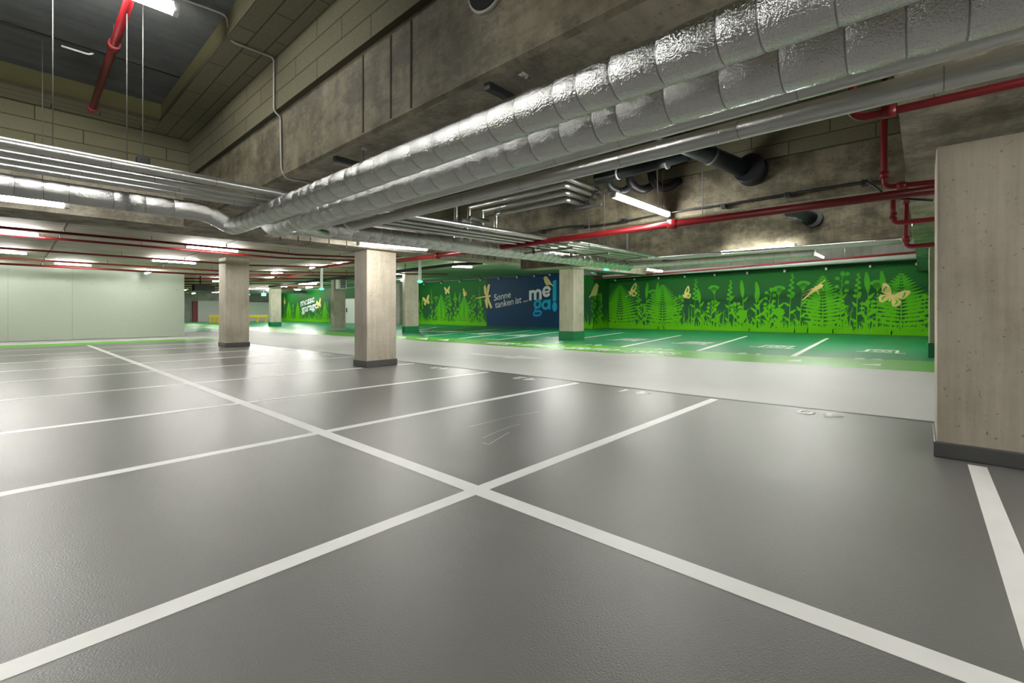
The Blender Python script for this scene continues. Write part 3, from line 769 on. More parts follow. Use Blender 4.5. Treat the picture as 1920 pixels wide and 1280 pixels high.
wall_words('...', 981.7, 566.3, 989.5, 564.6, 0.62, 0.012, 'print_white', mp_, 'three white dots')
def glyph(ch, wf, o, ux, uy, parent, mat, label, d=0.03):
    """round-stroke letters built from ribbons; unit = x-height, o = (u, v) of lower left, ux/uy unit lengths, slope along u"""
    bm = NB(); sl = o[2]; st = 0.27
    def tp(a, b): return (o[0] + a * ux, o[1] + b * uy + a * ux * sl)
    cnt = [0]
    def strip(pts, w=st):
        cnt[0] += 1; d = 0.03 + 0.002 * cnt[0]
        n = len(pts); L, R = [], []
        for i, (a, b) in enumerate(pts):
            p0 = pts[max(0, i - 1)]; p1 = pts[min(n - 1, i + 1)]
            da, db = p1[0] - p0[0], p1[1] - p0[1]; l = math.hypot(da, db) or 1
            q1 = tp(a - db / l * w / 2, b + da / l * w / 2); q2 = tp(a + db / l * w / 2, b - da / l * w / 2)
            L.append(bm.verts.new(wf.p(q1[0], q1[1], d))); R.append(bm.verts.new(wf.p(q2[0], q2[1], d)))
        for i in range(n - 1): bm.faces.new([L[i], R[i], R[i + 1], L[i + 1]])
    arc = lambda cx, cy, r, a0, a1, n=18: [(cx + r * math.cos(math.radians(a0 + (a1 - a0) * k / n)), cy + r * math.sin(math.radians(a0 + (a1 - a0) * k / n))) for k in range(n + 1)]
    r = 0.5 - st / 2
    if ch == 'm':
        strip([(0.13, 0), (0.13, 1.0)]); strip([(0.13, 0.5)] + arc(0.40, 0.60, 0.27, 180, 0, 10) + [(0.67, 0)]); strip([(0.67, 0.5)] + arc(0.95, 0.60, 0.28, 180, 0, 10) + [(1.23, 0)])
    elif ch == 'e':
        strip(arc(0.5, 0.5, r, 10, 325, 26)); strip([(0.2, 0.47), (0.86, 0.47)], 0.18)
    elif ch == 'a':
        strip(arc(0.5, 0.5, r, 0, 360, 28)); strip([(0.93, 0), (0.93, 1.0)], 0.26)
    elif ch == 'g':
        strip(arc(0.5, 0.55, r * 0.92, 0, 360, 28)); strip([(0.62, 0.92), (1.02, 1.0)], 0.22)
        strip([(0.30, 0.12), (0.15, -0.08), (0.35, -0.14), (0.75, -0.14), (0.98, -0.30), (0.85, -0.52), (0.45, -0.56), (0.10, -0.50), (0.02, -0.34), (0.16, -0.18)], 0.22)
    r2 = bmesh.ops.extrude_face_region(bm, geom=bm.faces[:])
    for v in [x for x in r2['geom'] if isinstance(x, bmesh.types.BMVert)]: v.co.x -= 0.004
    return obj('letter', bm, mat, parent, label)
def span(pxa, pya, pxb, pyb, wf=wl):
    a, b = wf.from_px(pxa, pya), wf.from_px(pxb, pyb); return a, b
a, b = span(992.6, 563.6, 1016.0, 560.3); ux = (b[0] - a[0]) / 1.36
xh = wl.from_px(992.6, 544.8)[1] - a[1]; s_ = (b[1] - a[1]) / (b[0] - a[0])
glyph('m', wl, (a[0], a[1], s_), ux, xh, mp_, 'print_white', 'white letter m')
a, b = span(1017.2, 558.0, 1033.8, 555.5); glyph('e', wl, (a[0], a[1], s_), (b[0] - a[0]), (wl.from_px(1017.2, 537.0)[1] - a[1]), mp_, 'print_white', 'white letter e')
a, b = span(1000.6, 581.5, 1016.0, 579.8); glyph('g', wl, (a[0], a[1], s_), (b[0] - a[0]), (wl.from_px(1000.6, 562.5)[1] - a[1]), mp_, 'cyan_print', 'bright blue letter g')
a, b = span(1015.8, 581.8, 1032.0, 580.4); glyph('a', wl, (a[0], a[1], s_), (b[0] - a[0]), (wl.from_px(1015.8, 563.0)[1] - a[1]), mp_, 'cyan_print', 'bright blue letter a')
bm = NB()
q = [wl.from_px(*p) for p in ((1036.6, 565), (1043.6, 563.8), (1043.6, 524.2), (1036.8, 526.5))]
bm.faces.new([bm.verts.new(wl.p(a, b, 0.03)) for a, b in q])
cu, cv = wl.from_px(1040.4, 574.8); ru = abs(wl.from_px(1045, 574.8)[0] - cu)
bm.faces.new([bm.verts.new(wl.p(a, b, 0.03)) for a, b in ell(cu, cv, ru, 0.42, 0, 20)])
obj('exclamation_mark', bm, 'cyan_print', mp_, 'tall light blue exclamation mark')
obj('bird', bird(wl, 1028.0, 528.0, 0.56, -1, 0.035), 'cream_print', mp_, 'pale yellow bird perched on the letter e')
bm = NB(); d = 0.07
dx, dy = 913, 556
for a in ([(-0.05, 0.10), (-0.42, 0.5), (-0.55, 1.6), (-0.25, 1.95), (0.0, 1.2), (0.06, 0.2)], [(0.06, 0.2), (0.15, 1.5), (0.42, 2.05), (0.75, 1.9), (0.55, 0.9), (0.3, 0.1)],
          [(-0.05, -0.05), (-0.35, -0.6), (-0.05, -1.7), (0.28, -1.95), (0.32, -0.9), (0.2, -0.05)], [(0.2, -0.05), (0.4, -1.1), (0.85, -1.95), (1.2, -1.75), (0.7, -0.7), (0.4, 0.0)]):
    shape(bm, wl, dx, dy, [(0.68 * x, 0.60 * y) for x, y in a], d)
shape(bm, wl, dx, dy, [(0.68 * x, 0.60 * y) for x, y in [(-2.3, -0.32), (-2.28, -0.18), (-0.3, 0.12), (0.45, 0.22), (0.72, 0.30), (0.9, 0.16), (0.85, -0.05), (0.5, -0.12), (-0.3, -0.08)]], d + 0.002)
obj('dragonfly', bm, 'cream_print', mp_, 'large pale yellow dragonfly across the panel edge')
# the right mural turns the corner on to the short return wall
class Returnframe(Wallframe):
    def p(s, u, v, d=0.0): return v3(u, s.x - d, v)
    def from_px(s, px, py):
        q = on_y(px, py, s.x); return (q.x, q.z)
rf = Returnframe(19.3)
obj('return_panel', panel(wl, un + 0.02, -19.30, 0.02, 4.3, 0.02), 'mural_ground', mr)
bm = NB(); box(bm, (30.98, 19.28, 0.02), (33.38, 19.299, 4.25)); obj('return_panel', bm, 'mural_ground', mr)
RND.seed(3)
o = obj('grass', make_grass(rf, 31.0, 33.3, 0.026, 1.7, 12, 0.8), 'mural_plants', mr); o['kind'] = 'stuff'
o = obj('grass', make_grass(wl, un + 0.05, -19.35, 0.026, 1.7, 12, 0.8), 'mural_plants', mr); o['kind'] = 'stuff'
for px, py, kd in ((1111, 551, 'herb'), (1121, 556, 'umbel'), (1126, 550, 'ear')):
    u, v = rf.from_px(px, py); obj('meadow_flower', make_stalk(rf, u, v, kd, 0.036), 'mural_plants', mr)
obj('bird', bird(rf, 1112.8, 545.5, 0.74, 1, 0.07), 'cream_print', mr, 'cream bird perched on a flower head')

# far mural with the garage name
wm = Wallframe(28.0)
mm = thing('wall_mural', 'far green mural of grasses lettered messe garage', 'mural', (27.98, 65.0, 0))
u0, u1 = wm.from_px(526.5, 590)[0], wm.from_px(619.5, 590)[0]
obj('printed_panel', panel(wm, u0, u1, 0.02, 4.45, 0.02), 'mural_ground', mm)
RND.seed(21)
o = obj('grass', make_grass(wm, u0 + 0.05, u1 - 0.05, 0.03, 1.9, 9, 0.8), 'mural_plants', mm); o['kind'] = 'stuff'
for px, py, hw in ((542, 564, 6), (559, 564, 5), (610, 562, 6)):
    u, v = wm.from_px(px, py); h = abs(wm.from_px(px + hw, py)[0] - u); obj('fern', make_fern(wm, u, v, h, 0.050), 'mural_plants', mm)
for px, py, kd in ((534, 566, 'ear'), (550, 572, 'herb'), (566, 566, 'plume'), (592, 570, 'ear'), (601, 558, 'plume'), (616, 564, 'ear')):
    u, v = wm.from_px(px, py); obj('meadow_flower', make_stalk(wm, u, v, kd, 0.036), 'mural_plants', mm)
wall_words('messe', 564.0, 574.6, 590.5, 566.0, 1.0, 0.03, 'print_white', mm, 'white word messe', wf=wm, d=0.045)
wall_words('garage', 566.5, 586.0, 596.0, 577.5, 1.0, 0.03, 'print_white', mm, 'white word garage', wf=wm, d=0.045)
sub_insect(butterfly_open(wm, 599, 570, 0.72, 0.3, 0.070), 'butterfly', mm, 'cream butterfly beside the word garage')
sub_insect(butterfly_side(wm, 534.5, 565, 0.7, 0.4, 0.070), 'butterfly', mm, 'cream butterfly at the left of the far mural')

# ================================================================== doors and things at the far walls
d1 = thing('door_1', 'white steel door with black handle in the far green wall', 'door', (28.95, 53.0, 0), kind='structure')
ya = on_x(666, 600, 29.0).y; yb = on_x(648, 600, 29.0).y
bm = NB(); box(bm, (28.93, ya, 0.0), (29.0, yb, 3.0)); obj('door_leaf', bm, 'door_white', d1)
bm = NB(); box(bm, (28.86, yb - 0.55, 1.35), (28.93, yb - 0.35, 1.9), 0.02); obj('door_handle', bm, 'black_plastic', d1)
bm = NB(); box(bm, (28.90, ya - 0.1, 3.0), (29.0, yb + 0.1, 3.1)); box(bm, (28.90, yb, 0), (29.0, yb + 0.12, 3.0)); obj('door_frame', bm, 'zinc_dull', d1)
bm = NB(); box(bm, (28.96, yb + 0.13, 0.0), (28.995, 56.55, 4.4)); box(bm, (28.96, 46.0, 3.12), (28.995, yb + 0.13, 4.4))
tag(obj('green_panel', bm, 'mural_ground'), 'plain green wall panel above and left of the white door', 'wall panel')
d2 = thing('door_2', 'open dark framed doorway behind the middle pillar', 'doorway', (29.0, 45.0, 0), kind='structure')
bm = NB(); box(bm, (28.93, 44.25, 0), (29.05, 44.4, 2.75)); box(bm, (28.93, 45.6, 0), (29.05, 45.75, 2.75)); box(bm, (28.93, 44.25, 2.62), (29.05, 45.75, 2.75)); obj('door_frame', bm, 'black_plastic', d2)
bm = NB(); box(bm, (29.35, 44.3, 0.02), (29.39, 45.7, 2.7)); obj('door_leaf', bm, 'zinc_dull', d2)
t = thing('pallet_stack', 'stack of brown wooden pallets in the dark doorway', 'pallets', (28.6, 45.0, 0))
for k in range(5):
    bm = NB(); box(bm, (28.35, 44.5, 0.02 + k * 0.2), (28.85, 45.5, 0.08 + k * 0.2)); box(bm, (28.4, 44.55, 0.08 + k * 0.2), (28.8, 44.7, 0.21 + k * 0.2)); box(bm, (28.4, 45.3, 0.08 + k * 0.2), (28.8, 45.45, 0.21 + k * 0.2))
    obj('pallet', bm, 'wood', t)
# yellow crash barriers
def barrier(px0, px1, y, label):
    a, b = on_y(px0, 600, y).x, on_y(px1, 600, y).x
    t = thing('crash_barrier', label, 'barrier', ((a + b) / 2, y, 0), 'yellow crash barriers along the end wall')
    n = max(2, int((b - a) / 2.2))
    bm = NB(); box(bm, (a, y - 0.06, 0.62), (b, y + 0.06, 0.98), 0.03); obj('rail', bm, 'barrier_yellow', t)
    for k in range(n + 1):
        x = a + 0.2 + (b - a - 0.4) * k / n
        bm = NB(); box(bm, (x - 0.12, y + 0.06, 0.0), (x + 0.12, y + 0.25, 1.0)); obj('post', bm, 'barrier_yellow', t)
barrier(464, 502, 68, 'yellow crash barrier right of the partition-end pillar')
barrier(392, 412, 68, 'yellow crash barrier left of the partition-end pillar')
bm = NB()
xa, xb = on_y(371, 600, 75.9).x, on_y(415, 600, 75.9).x
box(bm, (xa, 75.85, 0.0), (xb, 75.95, 3.0)); 
gp = tag(obj('grey_cladding', bm, 'zinc_dull'), 'grey ribbed cladding on the far end wall left of the pillar', 'cladding')
bm = NB(); xa2 = on_y(361, 600, 75.8).x; xb2 = on_y(369.5, 600, 75.8).x
box(bm, (xa2, 75.7, 0.0), (xb2, 75.99, 2.9)); tag(obj('red_locker', bm, 'steel_red'), 'red cabinet at the far end beyond the partition', 'cabinet')
bm = NB(); xa, xb = on_y(464, 560, 75.9).x, on_y(505, 560, 75.9).x
box(bm, (xa, 75.8, 0.0), (xb, 75.95, 2.9)); tag(obj('pale_wall_panel', bm, 'door_white'), 'pale wall panel behind the right yellow barrier', 'wall panel')
bm = NB(); tube(bm, [v3(xa, 75.93, 3.0), v3(xb, 75.93, 3.15)], 0.06, 8); tag(obj('conduit', bm, 'zinc_dull'), 'thin grey conduit along top of the pale wall panel', 'pipe')
# fan heater on the far pillar
t = thing('fan_heater', 'white fan heater box with dark louvres on the far pillar', 'heater', (16.4, 35.0, 3.0))
ya, yb = on_x(635, 530, 16.4).y, on_x(629, 530, 16.4).y
xb = on_y(650.5, 530, ya).x; zb0, zb1 = on_x(635, 541.5, 16.4).z, on_x(635, 523.5, 16.4).z
bm = NB(); box(bm, (16.4, ya, zb0), (xb, yb, zb1), 0.03); obj('housing', bm, 'white_metal', t)
bm = NB(); box(bm, (16.55, ya - 0.03, zb0 + 0.08), (xb - 0.12, ya - 0.001, zb1 - 0.08)); obj('grille', bm, 'black_plastic', t)
for k in range(4):
    z = zb0 + 0.14 + k * (zb1 - zb0 - 0.2) / 4
    bm = NB(); box(bm, (16.55, ya - 0.09, z), (xb - 0.12, ya - 0.03, z + 0.04)); obj('louvre', bm, 'white_metal', t)

b = NB(); box(b, (17.0, yb - 0.02, zb1 - 0.3), (17.15, wloc(P6).y - 0.1, zb1 - 0.15)); obj('bracket', b, 'zinc_dull', t)
# ================================================================== foil ducts and pipes
def duct(name, label, path, r, cat='duct', rad=0.2, step=0.3, mat='foil', seed=1, group=None, seg=28, depth=0.012, hang=None):
    pts, rr, marks = seamed(path, rad, step, depth, r, seed)
    bm = NB(); tube(bm, pts, r, seg, 0, rr, True, marks)
    mat = [mat, 'foil_seam']
    mid = Vector(path[0])
    if hang:
        t = thing(name, label, cat, (path[0][0], path[0][1], path[0][2]), group)
        obj('foil_jacket', bm, mat, t)
        for (x, y, z, zt) in hang:
            b = NB(); tube(b, [v3(x, y, z), v3(x, y, zt)], 0.006, 6); obj('hanger_rod', b, 'rod_grey', t)
            b = NB(); ring = [v3(x, y, 0)]; 
            tube(b, [v3(x - 0.03, y, zt - 0.012), v3(x + 0.03, y, zt - 0.012)], 0.018, 6); obj('anchor', b, 'zinc_dull', t)
        return t
    return tag(obj(name, bm, mat, None, None, Vector(path[0])), label, cat, group)
D1 = duct('ventilation_duct', 'thick silver foil duct nearest the camera under the stained beam', [(1.95, -4, 2.42), (1.95, 6.68, 2.42), (1.68, 6.72, 2.565), (0.9, 6.72, 2.565)], 0.110, rad=0.12, step=0.21, seed=3,
          hang=[(2.13, 1.83, 2.45, 2.785), (2.13, 3.72, 2.45, 2.785)])
bm = NB()
for y in (2.05, 4.1):
    box(bm, (2.06, y, 2.735), (2.75, y + 0.05, 2.78))
    b = NB(); box(b, (2.06, y, 2.735), (2.75, y + 0.05, 2.782), 0.004)
    tag(obj('mounting_rail', b, 'black_plastic'), 'short dark mounting rail on the beam underside %s' % ('nearer the camera' if y < 3 else 'farther from the camera'), 'bracket')
bm.free()
D2 = duct('ventilation_duct', 'second thick silver foil duct, between the nearest duct and the thin pipes', [(2.30, -4, 2.393), (2.30, 6.24, 2.393), (2.22, 6.40, 2.58), (2.22, 6.40, 2.779)], 0.116, rad=0.12, step=0.21, seed=4)
P3p = duct('insulated_pipe', 'thin silver pipe running tight beside the second thick duct', [(2.62, -4, 2.407), (2.62, 5.9, 2.407), (2.72, 6.25, 2.45), (3.1, 6.45, 2.45)], 0.055, 'pipe', 0.1, 0.75, 'foil_smooth', 5, seg=18, depth=0.006)
P4p = duct('insulated_pipe', 'thin silver pipe ending free in a small elbow, rightmost of the near group', [(2.95, -4, 2.403), (2.95, 5.45, 2.403), (2.90, 5.56, 2.55), (2.90, 5.56, 2.64)], 0.058, 'pipe', 0.1, 0.8, 'foil_smooth', 6, seg=18, depth=0.006)
# run across the aisle (along x), left part
duct('ventilation_duct', 'thick silver duct on the left joining the nearest duct at the corner', [(-8.9, 6.72, 2.565), (0.9, 6.72, 2.565)], 0.107, step=0.27, seed=8, mat='foil_soft')
def zrun(x): return 0.022 * max(0, x - 2.8)
xs = 12.55
for k, (y, z, r, lab) in enumerate(((5.30, 2.625, 0.042, 'nearest'), (5.58, 2.607, 0.028, 'second'), (5.80, 2.60, 0.026, 'third'), (6.02, 2.595, 0.026, 'farthest'))):
    zz = z + 0.0
    xe = xs - 0.28 * k
    duct('insulated_pipe', '%s thin silver pipe of the bundle crossing from the left and turning right far off' % lab,
         [(-8.9, y, zz), (2.8, y, zz), (xe, y, zz + zrun(xe)), (xe, 0.3, zz + zrun(xe) - 0.05)], r, 'pipe', 0.16, 0.85, 'foil_smooth', 20 + k, 'thin pipes of the crossing bundle', 14, 0.006)
xe = xs + 0.25
duct('ventilation_duct', 'thick silver duct of the crossing run, upper one in front of the middle pillar', [(2.95, 6.58, 2.55), (6.0, 6.58, 2.55 + zrun(6)), (xe, 6.58, 2.53 + zrun(xe)), (xe, 1.9, 2.52 + zrun(xe))], 0.105, step=0.26, seed=31, rad=0.22)
duct('ventilation_duct', 'thick silver duct of the crossing run, lower one in front of the middle pillar', [(2.75, 6.85, 2.54), (6.0, 6.86, 2.54 + zrun(6)), (xe + 0.3, 6.86, 2.50 + zrun(xe))], 0.105, step=0.26, seed=32)
# red end collars and hangers of the crossing run
for px, py, y, r in ((906, 464, 6.46, 0.112), (887, 466, 6.73, 0.112)):
    pass
for k, x in enumerate((7.6, 9.0, 10.6, 11.8)):
    t = thing('hanger_post', 'grey hanging channel of the crossing pipe run, number %d from the middle pillar' % (k + 1), 'hanger', (x, 6.2, 2.3), 'hanging channels of the crossing run')
    top = 2.84 if x < 8.1 else 4.63
    b = NB(); box(b, (x - 0.03, 6.18, 2.46 + zrun(x)), (x + 0.03, 6.24, top)); obj('channel', b, 'galvanised', t)
    b = NB(); box(b, (x - 0.03, 5.2, 2.50 + zrun(x) - 0.02), (x + 0.03, 7.0, 2.54 + zrun(x) - 0.02)); obj('cross_rail', b, 'galvanised', t)
# pipe bundle in the middle recess: risers, run along y, turn into the beam
for k, lab in enumerate(('first', 'second', 'third', 'fourth')):
    x = 6.55 - 0.16 * k; z = 3.28 + 0.075 * k; yr = 6.35 + 0.22 * k
    duct('insulated_pipe', '%s thin silver pipe of the rising set, counted from the middle beam' % lab,
         [(x, yr, 2.70), (x, yr, z), (x, 4.62 - 0.10 * k, z), (7.28, 4.62 - 0.10 * k, z)], 0.045, 'pipe', 0.06, 0.6, 'foil_smooth', 40 + k, 'rising pipes in the middle recess', 14, 0.006)
for k, (px, lab) in enumerate(((872, 'left'), (888, 'right'))):
    x = 5.75 + 0.22 * k
    duct('insulated_pipe', 'short silver pipe stub with elbow, %s of the two beside the risers' % lab, [(x, 6.5, 2.68), (x, 6.5, 3.06 + 0.08 * k), (x + 0.5, 6.5, 3.06 + 0.08 * k)], 0.045, 'pipe', 0.06, 0.5, 'foil_smooth', 50 + k, None, 14, 0.006)
t = thing('pipe_support', 'dark clamps and rail holding the silver pipes where they reach the middle beam', 'clamps', (7.0, 4.45, 3.2))
b = NB(); box(b, (6.98, 4.2, 3.19), (7.03, 4.75, 3.23)); obj('rail', b, 'rod_grey', t)
for k in range(4):
    y = 4.62 - 0.10 * k; z = 3.28 + 0.075 * k
    b = NB(); tube(b, [v3(6.97, y, z), v3(7.04, y, z)], 0.054, 14); obj('pipe_clamp', b, 'black_plastic', t)
b = NB(); tube(b, [v3(7.0, 4.45, 3.2), v3(7.0, 4.45, 2.45)], 0.006, 6); obj('drop_rod', b, 'rod_grey', t)
# tall thin hanger rods in the left recess
for k, (px, pt, pb) in enumerate(((99, 78, 283), (238, 122, 312), (268, 56, 318), (187, 145, 170))):
    a = on_y(px, pb, 5.6 if k != 3 else 7.9)
    zt = 4.36
    b = NB(); tube(b, [v3(a.x, a.y, 2.60 if k != 3 else 4.1), v3(a.x, a.y, zt)], 0.0045, 6)
    tag(obj('hanger_rod', b, 'rod_grey'), ('thin rod hanging from the dark recess ceiling, %s' % ('leftmost', 'middle', 'rightmost', 'shortest, behind the red pipe')[k]), 'rod')
# black clamp on the rightmost rod
a = on_y(268, 312, 5.6)
b = NB(); box(b, (a.x - 0.05, 5.55, 2.69), (a.x + 0.05, 5.65, 2.80), 0.01); tag(obj('pipe_clamp', b, 'black_plastic'), 'small black clamp on top of the left pipe bundle', 'clamp')

# ================================================================== red sprinkler pipes
def rpipe(label, path, r=0.03, rad=0.05, fit=(), name='sprinkler_pipe', group=None, clamps=(), drops=()):
    bm = NB(); tube(bm, path, r, 14, rad)
    t = thing(name, label, 'pipe', path[0], group)
    obj('pipe_run', bm, 'steel_red', t)
    for p, ax in fit:
        p = Vector(p); ax = Vector(ax) * (r * 1.3)
        b = NB(); tube(b, [p - ax, p + ax], r * 1.45, 14); obj('coupling', b, 'steel_red', t)
    for (p, zt) in clamps:
        b = NB(); tube(b, [v3(p[0], p[1], p[2]), v3(p[0], p[1], zt)], 0.006, 6); obj('hanger_rod', b, 'rod_grey', t)
    for p in drops:
        b = NB(); tube(b, [v3(p[0], p[1], p[2]), v3(p[0], p[1], p[2] + r + 0.09)], 0.02, 8, 0, [0.012, 0.02] if False else None); obj('sprinkler_head', b, 'zinc_dull', t)
    return t
rpipe('thick red pipe running along under the middle beam from the right pillar', [(6.85, -3, 2.66), (6.85, 10.9, 2.66), (6.85, 11.3, 3.2), (7.6, 11.6, 3.28)], 0.052, 0.2,
      fit=[((6.85, 2.85, 2.66), Y), ((6.85, 8.6, 2.66), Y)], clamps=[((6.85, 2.4, 2.70), 4.62), ((6.85, 4.05, 2.70), 4.62), ((6.85, 7.2, 2.7), 4.62)])
rpipe('red pipe with elbow crossing under the near beam at upper right', [(3.9, 0.36, 4.6), (3.9, 0.36, 2.63), (3.9, -4, 2.60)], 0.027, 0.10, fit=[((3.9, 0.16, 2.63), Y)], clamps=[((3.9, -0.06, 2.63), 2.805)])
rpipe('red riser in the corner of the middle beam turning towards the right pillar', [(7.17, 0.34, 4.6), (7.17, 0.34, 2.83), (7.17, -0.55, 2.79)], 0.033, 0.08, fit=[((7.17, 0.34, 2.98), Zv), ((7.17, 0.18, 2.82), Y)])
rpipe('red riser behind the middle beam, upper elbow', [(8.35, 0.30, 3.3), (8.35, 0.30, 2.56), (8.35, -3, 2.53)], 0.033, 0.08, fit=[((8.35, 0.30, 2.66), Zv)])
rpipe('long red riser beside the far beam corner', [(9.4, 0.18, 3.6), (9.4, 0.18, 2.33), (9.4, -3, 2.38)], 0.035, 0.08, fit=[((9.4, 0.18, 2.45), Zv), ((9.4, 0.18, 3.05), Zv)])
rpipe('thin red pipe along the top of the right mural', [(30.3, 19.0, 3.95), (30.3, 12.0, 4.05), (30.3, -4, 4.40)], 0.055, 0.1, fit=[((30.3, 18.6, 3.96), Y)], clamps=[((30.3, y, 4.2), 5.4) for y in (2.0, 6.5, 11.0)])
# red pipe standing off the left recess ceiling
a = on_z(258, 28, 4.20); b_ = on_z(170, 214, 4.02)
rpipe('short dark red pipe hanging in the left recess ceiling', [(0.74, 4.8, 4.22), (0.74, 8.25, 4.02)], 0.038, 0, fit=[((0.74, 6.35, 4.13), Y), ((0.74, 8.2, 4.02), Y)], clamps=[((0.74, 6.35, 4.13), 4.36), ((0.74, 8.0, 4.03), 4.2)])
# branch pipes under the low slab, running along x
BR = [(15.6, 3.25, 'first'), (17.0, 3.255, 'second'), (20.5, 3.24, 'third'), (24.0, 3.22, 'fourth'), (26.8, 3.22, 'fifth'), (30.8, 3.22, 'sixth'), (34.5, 3.22, 'seventh'), (38.5, 3.2, 'eighth'), (43, 3.2, 'ninth'), (48, 3.2, 'tenth'), (54, 3.2, 'eleventh'), (61, 3.2, 'twelfth')]
for k, (y, z, nm) in enumerate(BR):
    xe = (9.6, 9.6, 13.5, 20.0, 18.5, 17, 22, 16, 22, 20, 22, 22)[k]
    zf = lambda x: z + max(0, x - 6.5) * SLOPE
    xs0 = -8.9 if y < 29.9 else 6.6
    cl = [((x, y, zf(x)), slab_z(x)) for x in ((-1.0, 2.6, 6.2, 10.5, 14.5) if y < 30 else (8.5, 14.0)) if x < xe]
    rpipe('%s red branch pipe under the low ceiling, counted from the cross beam' % nm, [(xs0, y, zf(xs0)), (6.5, y, z), (xe, y, zf(xe))] if xs0 < 6.5 else [(xs0, y, zf(xs0)), (xe, y, zf(xe))],
          0.034 if k < 4 else 0.045, 0, clamps=cl, drops=[(x, y, zf(x)) for x in (0.9, 4.4, 8.0) if xs0 < x < xe], group=None)
# main red pipe along y under the slab with an offset
zm = lambda x: 3.26 + max(0, x - 6.5) * SLOPE
rpipe('red main pipe with an offset bend crossing the branch pipes', [(9.8, 12.0, zm(9.8)), (9.8, 22.3, zm(9.8)), (10.6, 23.6, zm(9.8) - 0.1), (10.6, 48, zm(10.6) - 0.1)], 0.05, 0.3,
      fit=[((9.8, 20.2, zm(9.8)), Y), ((10.6, 28.5, zm(10.6) - 0.1), Y), ((10.6, 36, zm(10.6) - 0.1), Y)])

# ================================================================== black pipes, sleeves, cables
t = thing('drain_pipe', 'thick black drain pipe entering the round sleeve in the middle beam', 'pipe', (7.33, 1.85, 3.36))
b = NB(); tube(b, [v3(5.4, 3.1, 4.1), v3(6.15, 2.45, 3.62), v3(7.36, 1.85, 3.36)], 0.125, 20, 0.1); obj('pipe_run', b, 'pipe_green_black', t)
b = NB(); tube(b, [v3(7.15, 1.86, 3.40), v3(7.34, 1.84, 3.36)], 0.21, 24); obj('sleeve', b, 'black_plastic', t)
b = NB(); tube(b, [v3(6.62, 2.22, 3.52), v3(6.66, 2.20, 3.51)], 0.132, 20); obj('clamp_band', b, 'rod_grey', t)
t = thing('drain_pipe', 'long black drain pipe under the silver pipes joining the thick one', 'pipe', (6.2, 3.8, 3.4))
b = NB(); tube(b, [v3(6.5, 4.0, 3.50), v3(6.5, 3.0, 3.52), v3(6.45, 2.45, 3.55)], 0.085, 16, 0.15); obj('pipe_run', b, 'pipe_green_black', t)
for y in (3.6, 2.8):
    b = NB(); tube(b, [v3(6.5, y, 3.51), v3(6.5, y - 0.03, 3.51)], 0.093, 16); obj('clamp_band', b, 'white_metal', t)
for k, lab in enumerate(('left', 'middle', 'right')):
    y0 = 3.86 - 0.32 * k; x0 = 6.62 + 0.14 * k
    b = NB(); tube(b, [v3(x0, y0, 3.60), v3(x0, y0 - 0.03, 3.38), v3(x0 + 0.25, y0 - 0.12, 3.30), v3(x0 + 0.42, y0 - 0.3, 3.46)], 0.065, 14, 0.12)
    tag(obj('pipe_bend', b, 'black_plastic'), 'black pipe bend under the thick drain, %s of three' % lab, 'pipe')
t = thing('pipe_sleeve', 'black sleeve with short pipe through the far beam', 'pipe', (12.1, 1.85, 3.4))
b = NB(); tube(b, [v3(12.0, 1.82, 3.42), v3(12.21, 1.82, 3.42)], 0.20, 24); obj('sleeve', b, 'black_plastic', t)
b = NB(); tube(b, [v3(11.5, 2.15, 3.55), v3(12.05, 1.83, 3.42)], 0.14, 20); obj('pipe_run', b, 'pipe_green_black', t)
t = thing('pipe_sleeve', 'dark round opening high in the stained beam at the top edge', 'opening', (2.0, 2.0, 3.3))
b = NB(); tube(b, [v3(1.975, 2.0, 3.33), v3(2.01, 2.0, 3.33)], 0.165, 28); obj('rim', b, 'zinc_dull', t)
b = NB(); tube(b, [v3(1.968, 2.0, 3.33), v3(2.0, 2.0, 3.33)], 0.15, 28); obj('dark_bore', b, 'void', t)
# black cable on the middle beam face with clips
pts = [on_x(px, py, 7.30) for px, py in ((985, 439), (1030, 431), (1075, 424.5), (1110, 425), (1160, 419), (1230, 405), (1290, 395), (1356, 386), (1480, 365), (1600, 346), (1624, 343))]
q = [v3(7.22, p.y, p.z) for p in pts] + [on_x(1640, 349, 7.1), on_x(1660, 366, 6.99), on_x(1680, 372, 6.95), on_x(1750, 375, 6.90)]
t = thing('power_cable', 'black cable sagging along the face of the middle beam', 'cable', q[0])
b = NB(); tube(b, q, 0.013, 8, 0.15); obj('cable_run', b, 'black_plastic', t)
for px, py in ((1016, 435), (1092, 425), (1170, 414), (1357, 387), (1477, 365.5), (1621, 343)):
    p = on_x(px, py, 7.24); b = NB(); box(b, (7.20, p.y - 0.035, p.z - 0.03), (7.32, p.y + 0.035, p.z + 0.035), 0.008); obj('cable_clip', b, 'black_plastic', t)
# thin conduit on the beam from the corner lamp
t = thing('conduit', 'thin grey conduit running from the ceiling lamp down the stained beam face', 'conduit', (1.9, 5.2, 3.5))
b = NB(); tube(b, [v3(1.10, 5.30, 4.33), v3(1.48, 5.26, 4.33), v3(1.52, 5.24, 4.07), v3(1.925, 5.22, 4.065), v3(1.925, 5.22, 3.49), v3(1.985, 5.20, 3.44), v3(1.985, 5.18, 2.86), v3(2.02, 5.16, 2.765), v3(2.6, 5.1, 2.765)], 0.011, 8, 0.05)
obj('pipe_run', b, 'zinc_dull', t)
p, q = on_z(115, 86, 4.33), on_z(168, 97, 4.33)
b = NB(); tube(b, [v3(p.x, p.y, 4.33), v3(q.x, p.y, 4.33), v3(q.x + 0.04, p.y, 4.36)], 0.011, 8, 0.02); tag(obj('conduit_stub', b, 'white_metal'), 'short white conduit piece on the dark recess ceiling', 'conduit')
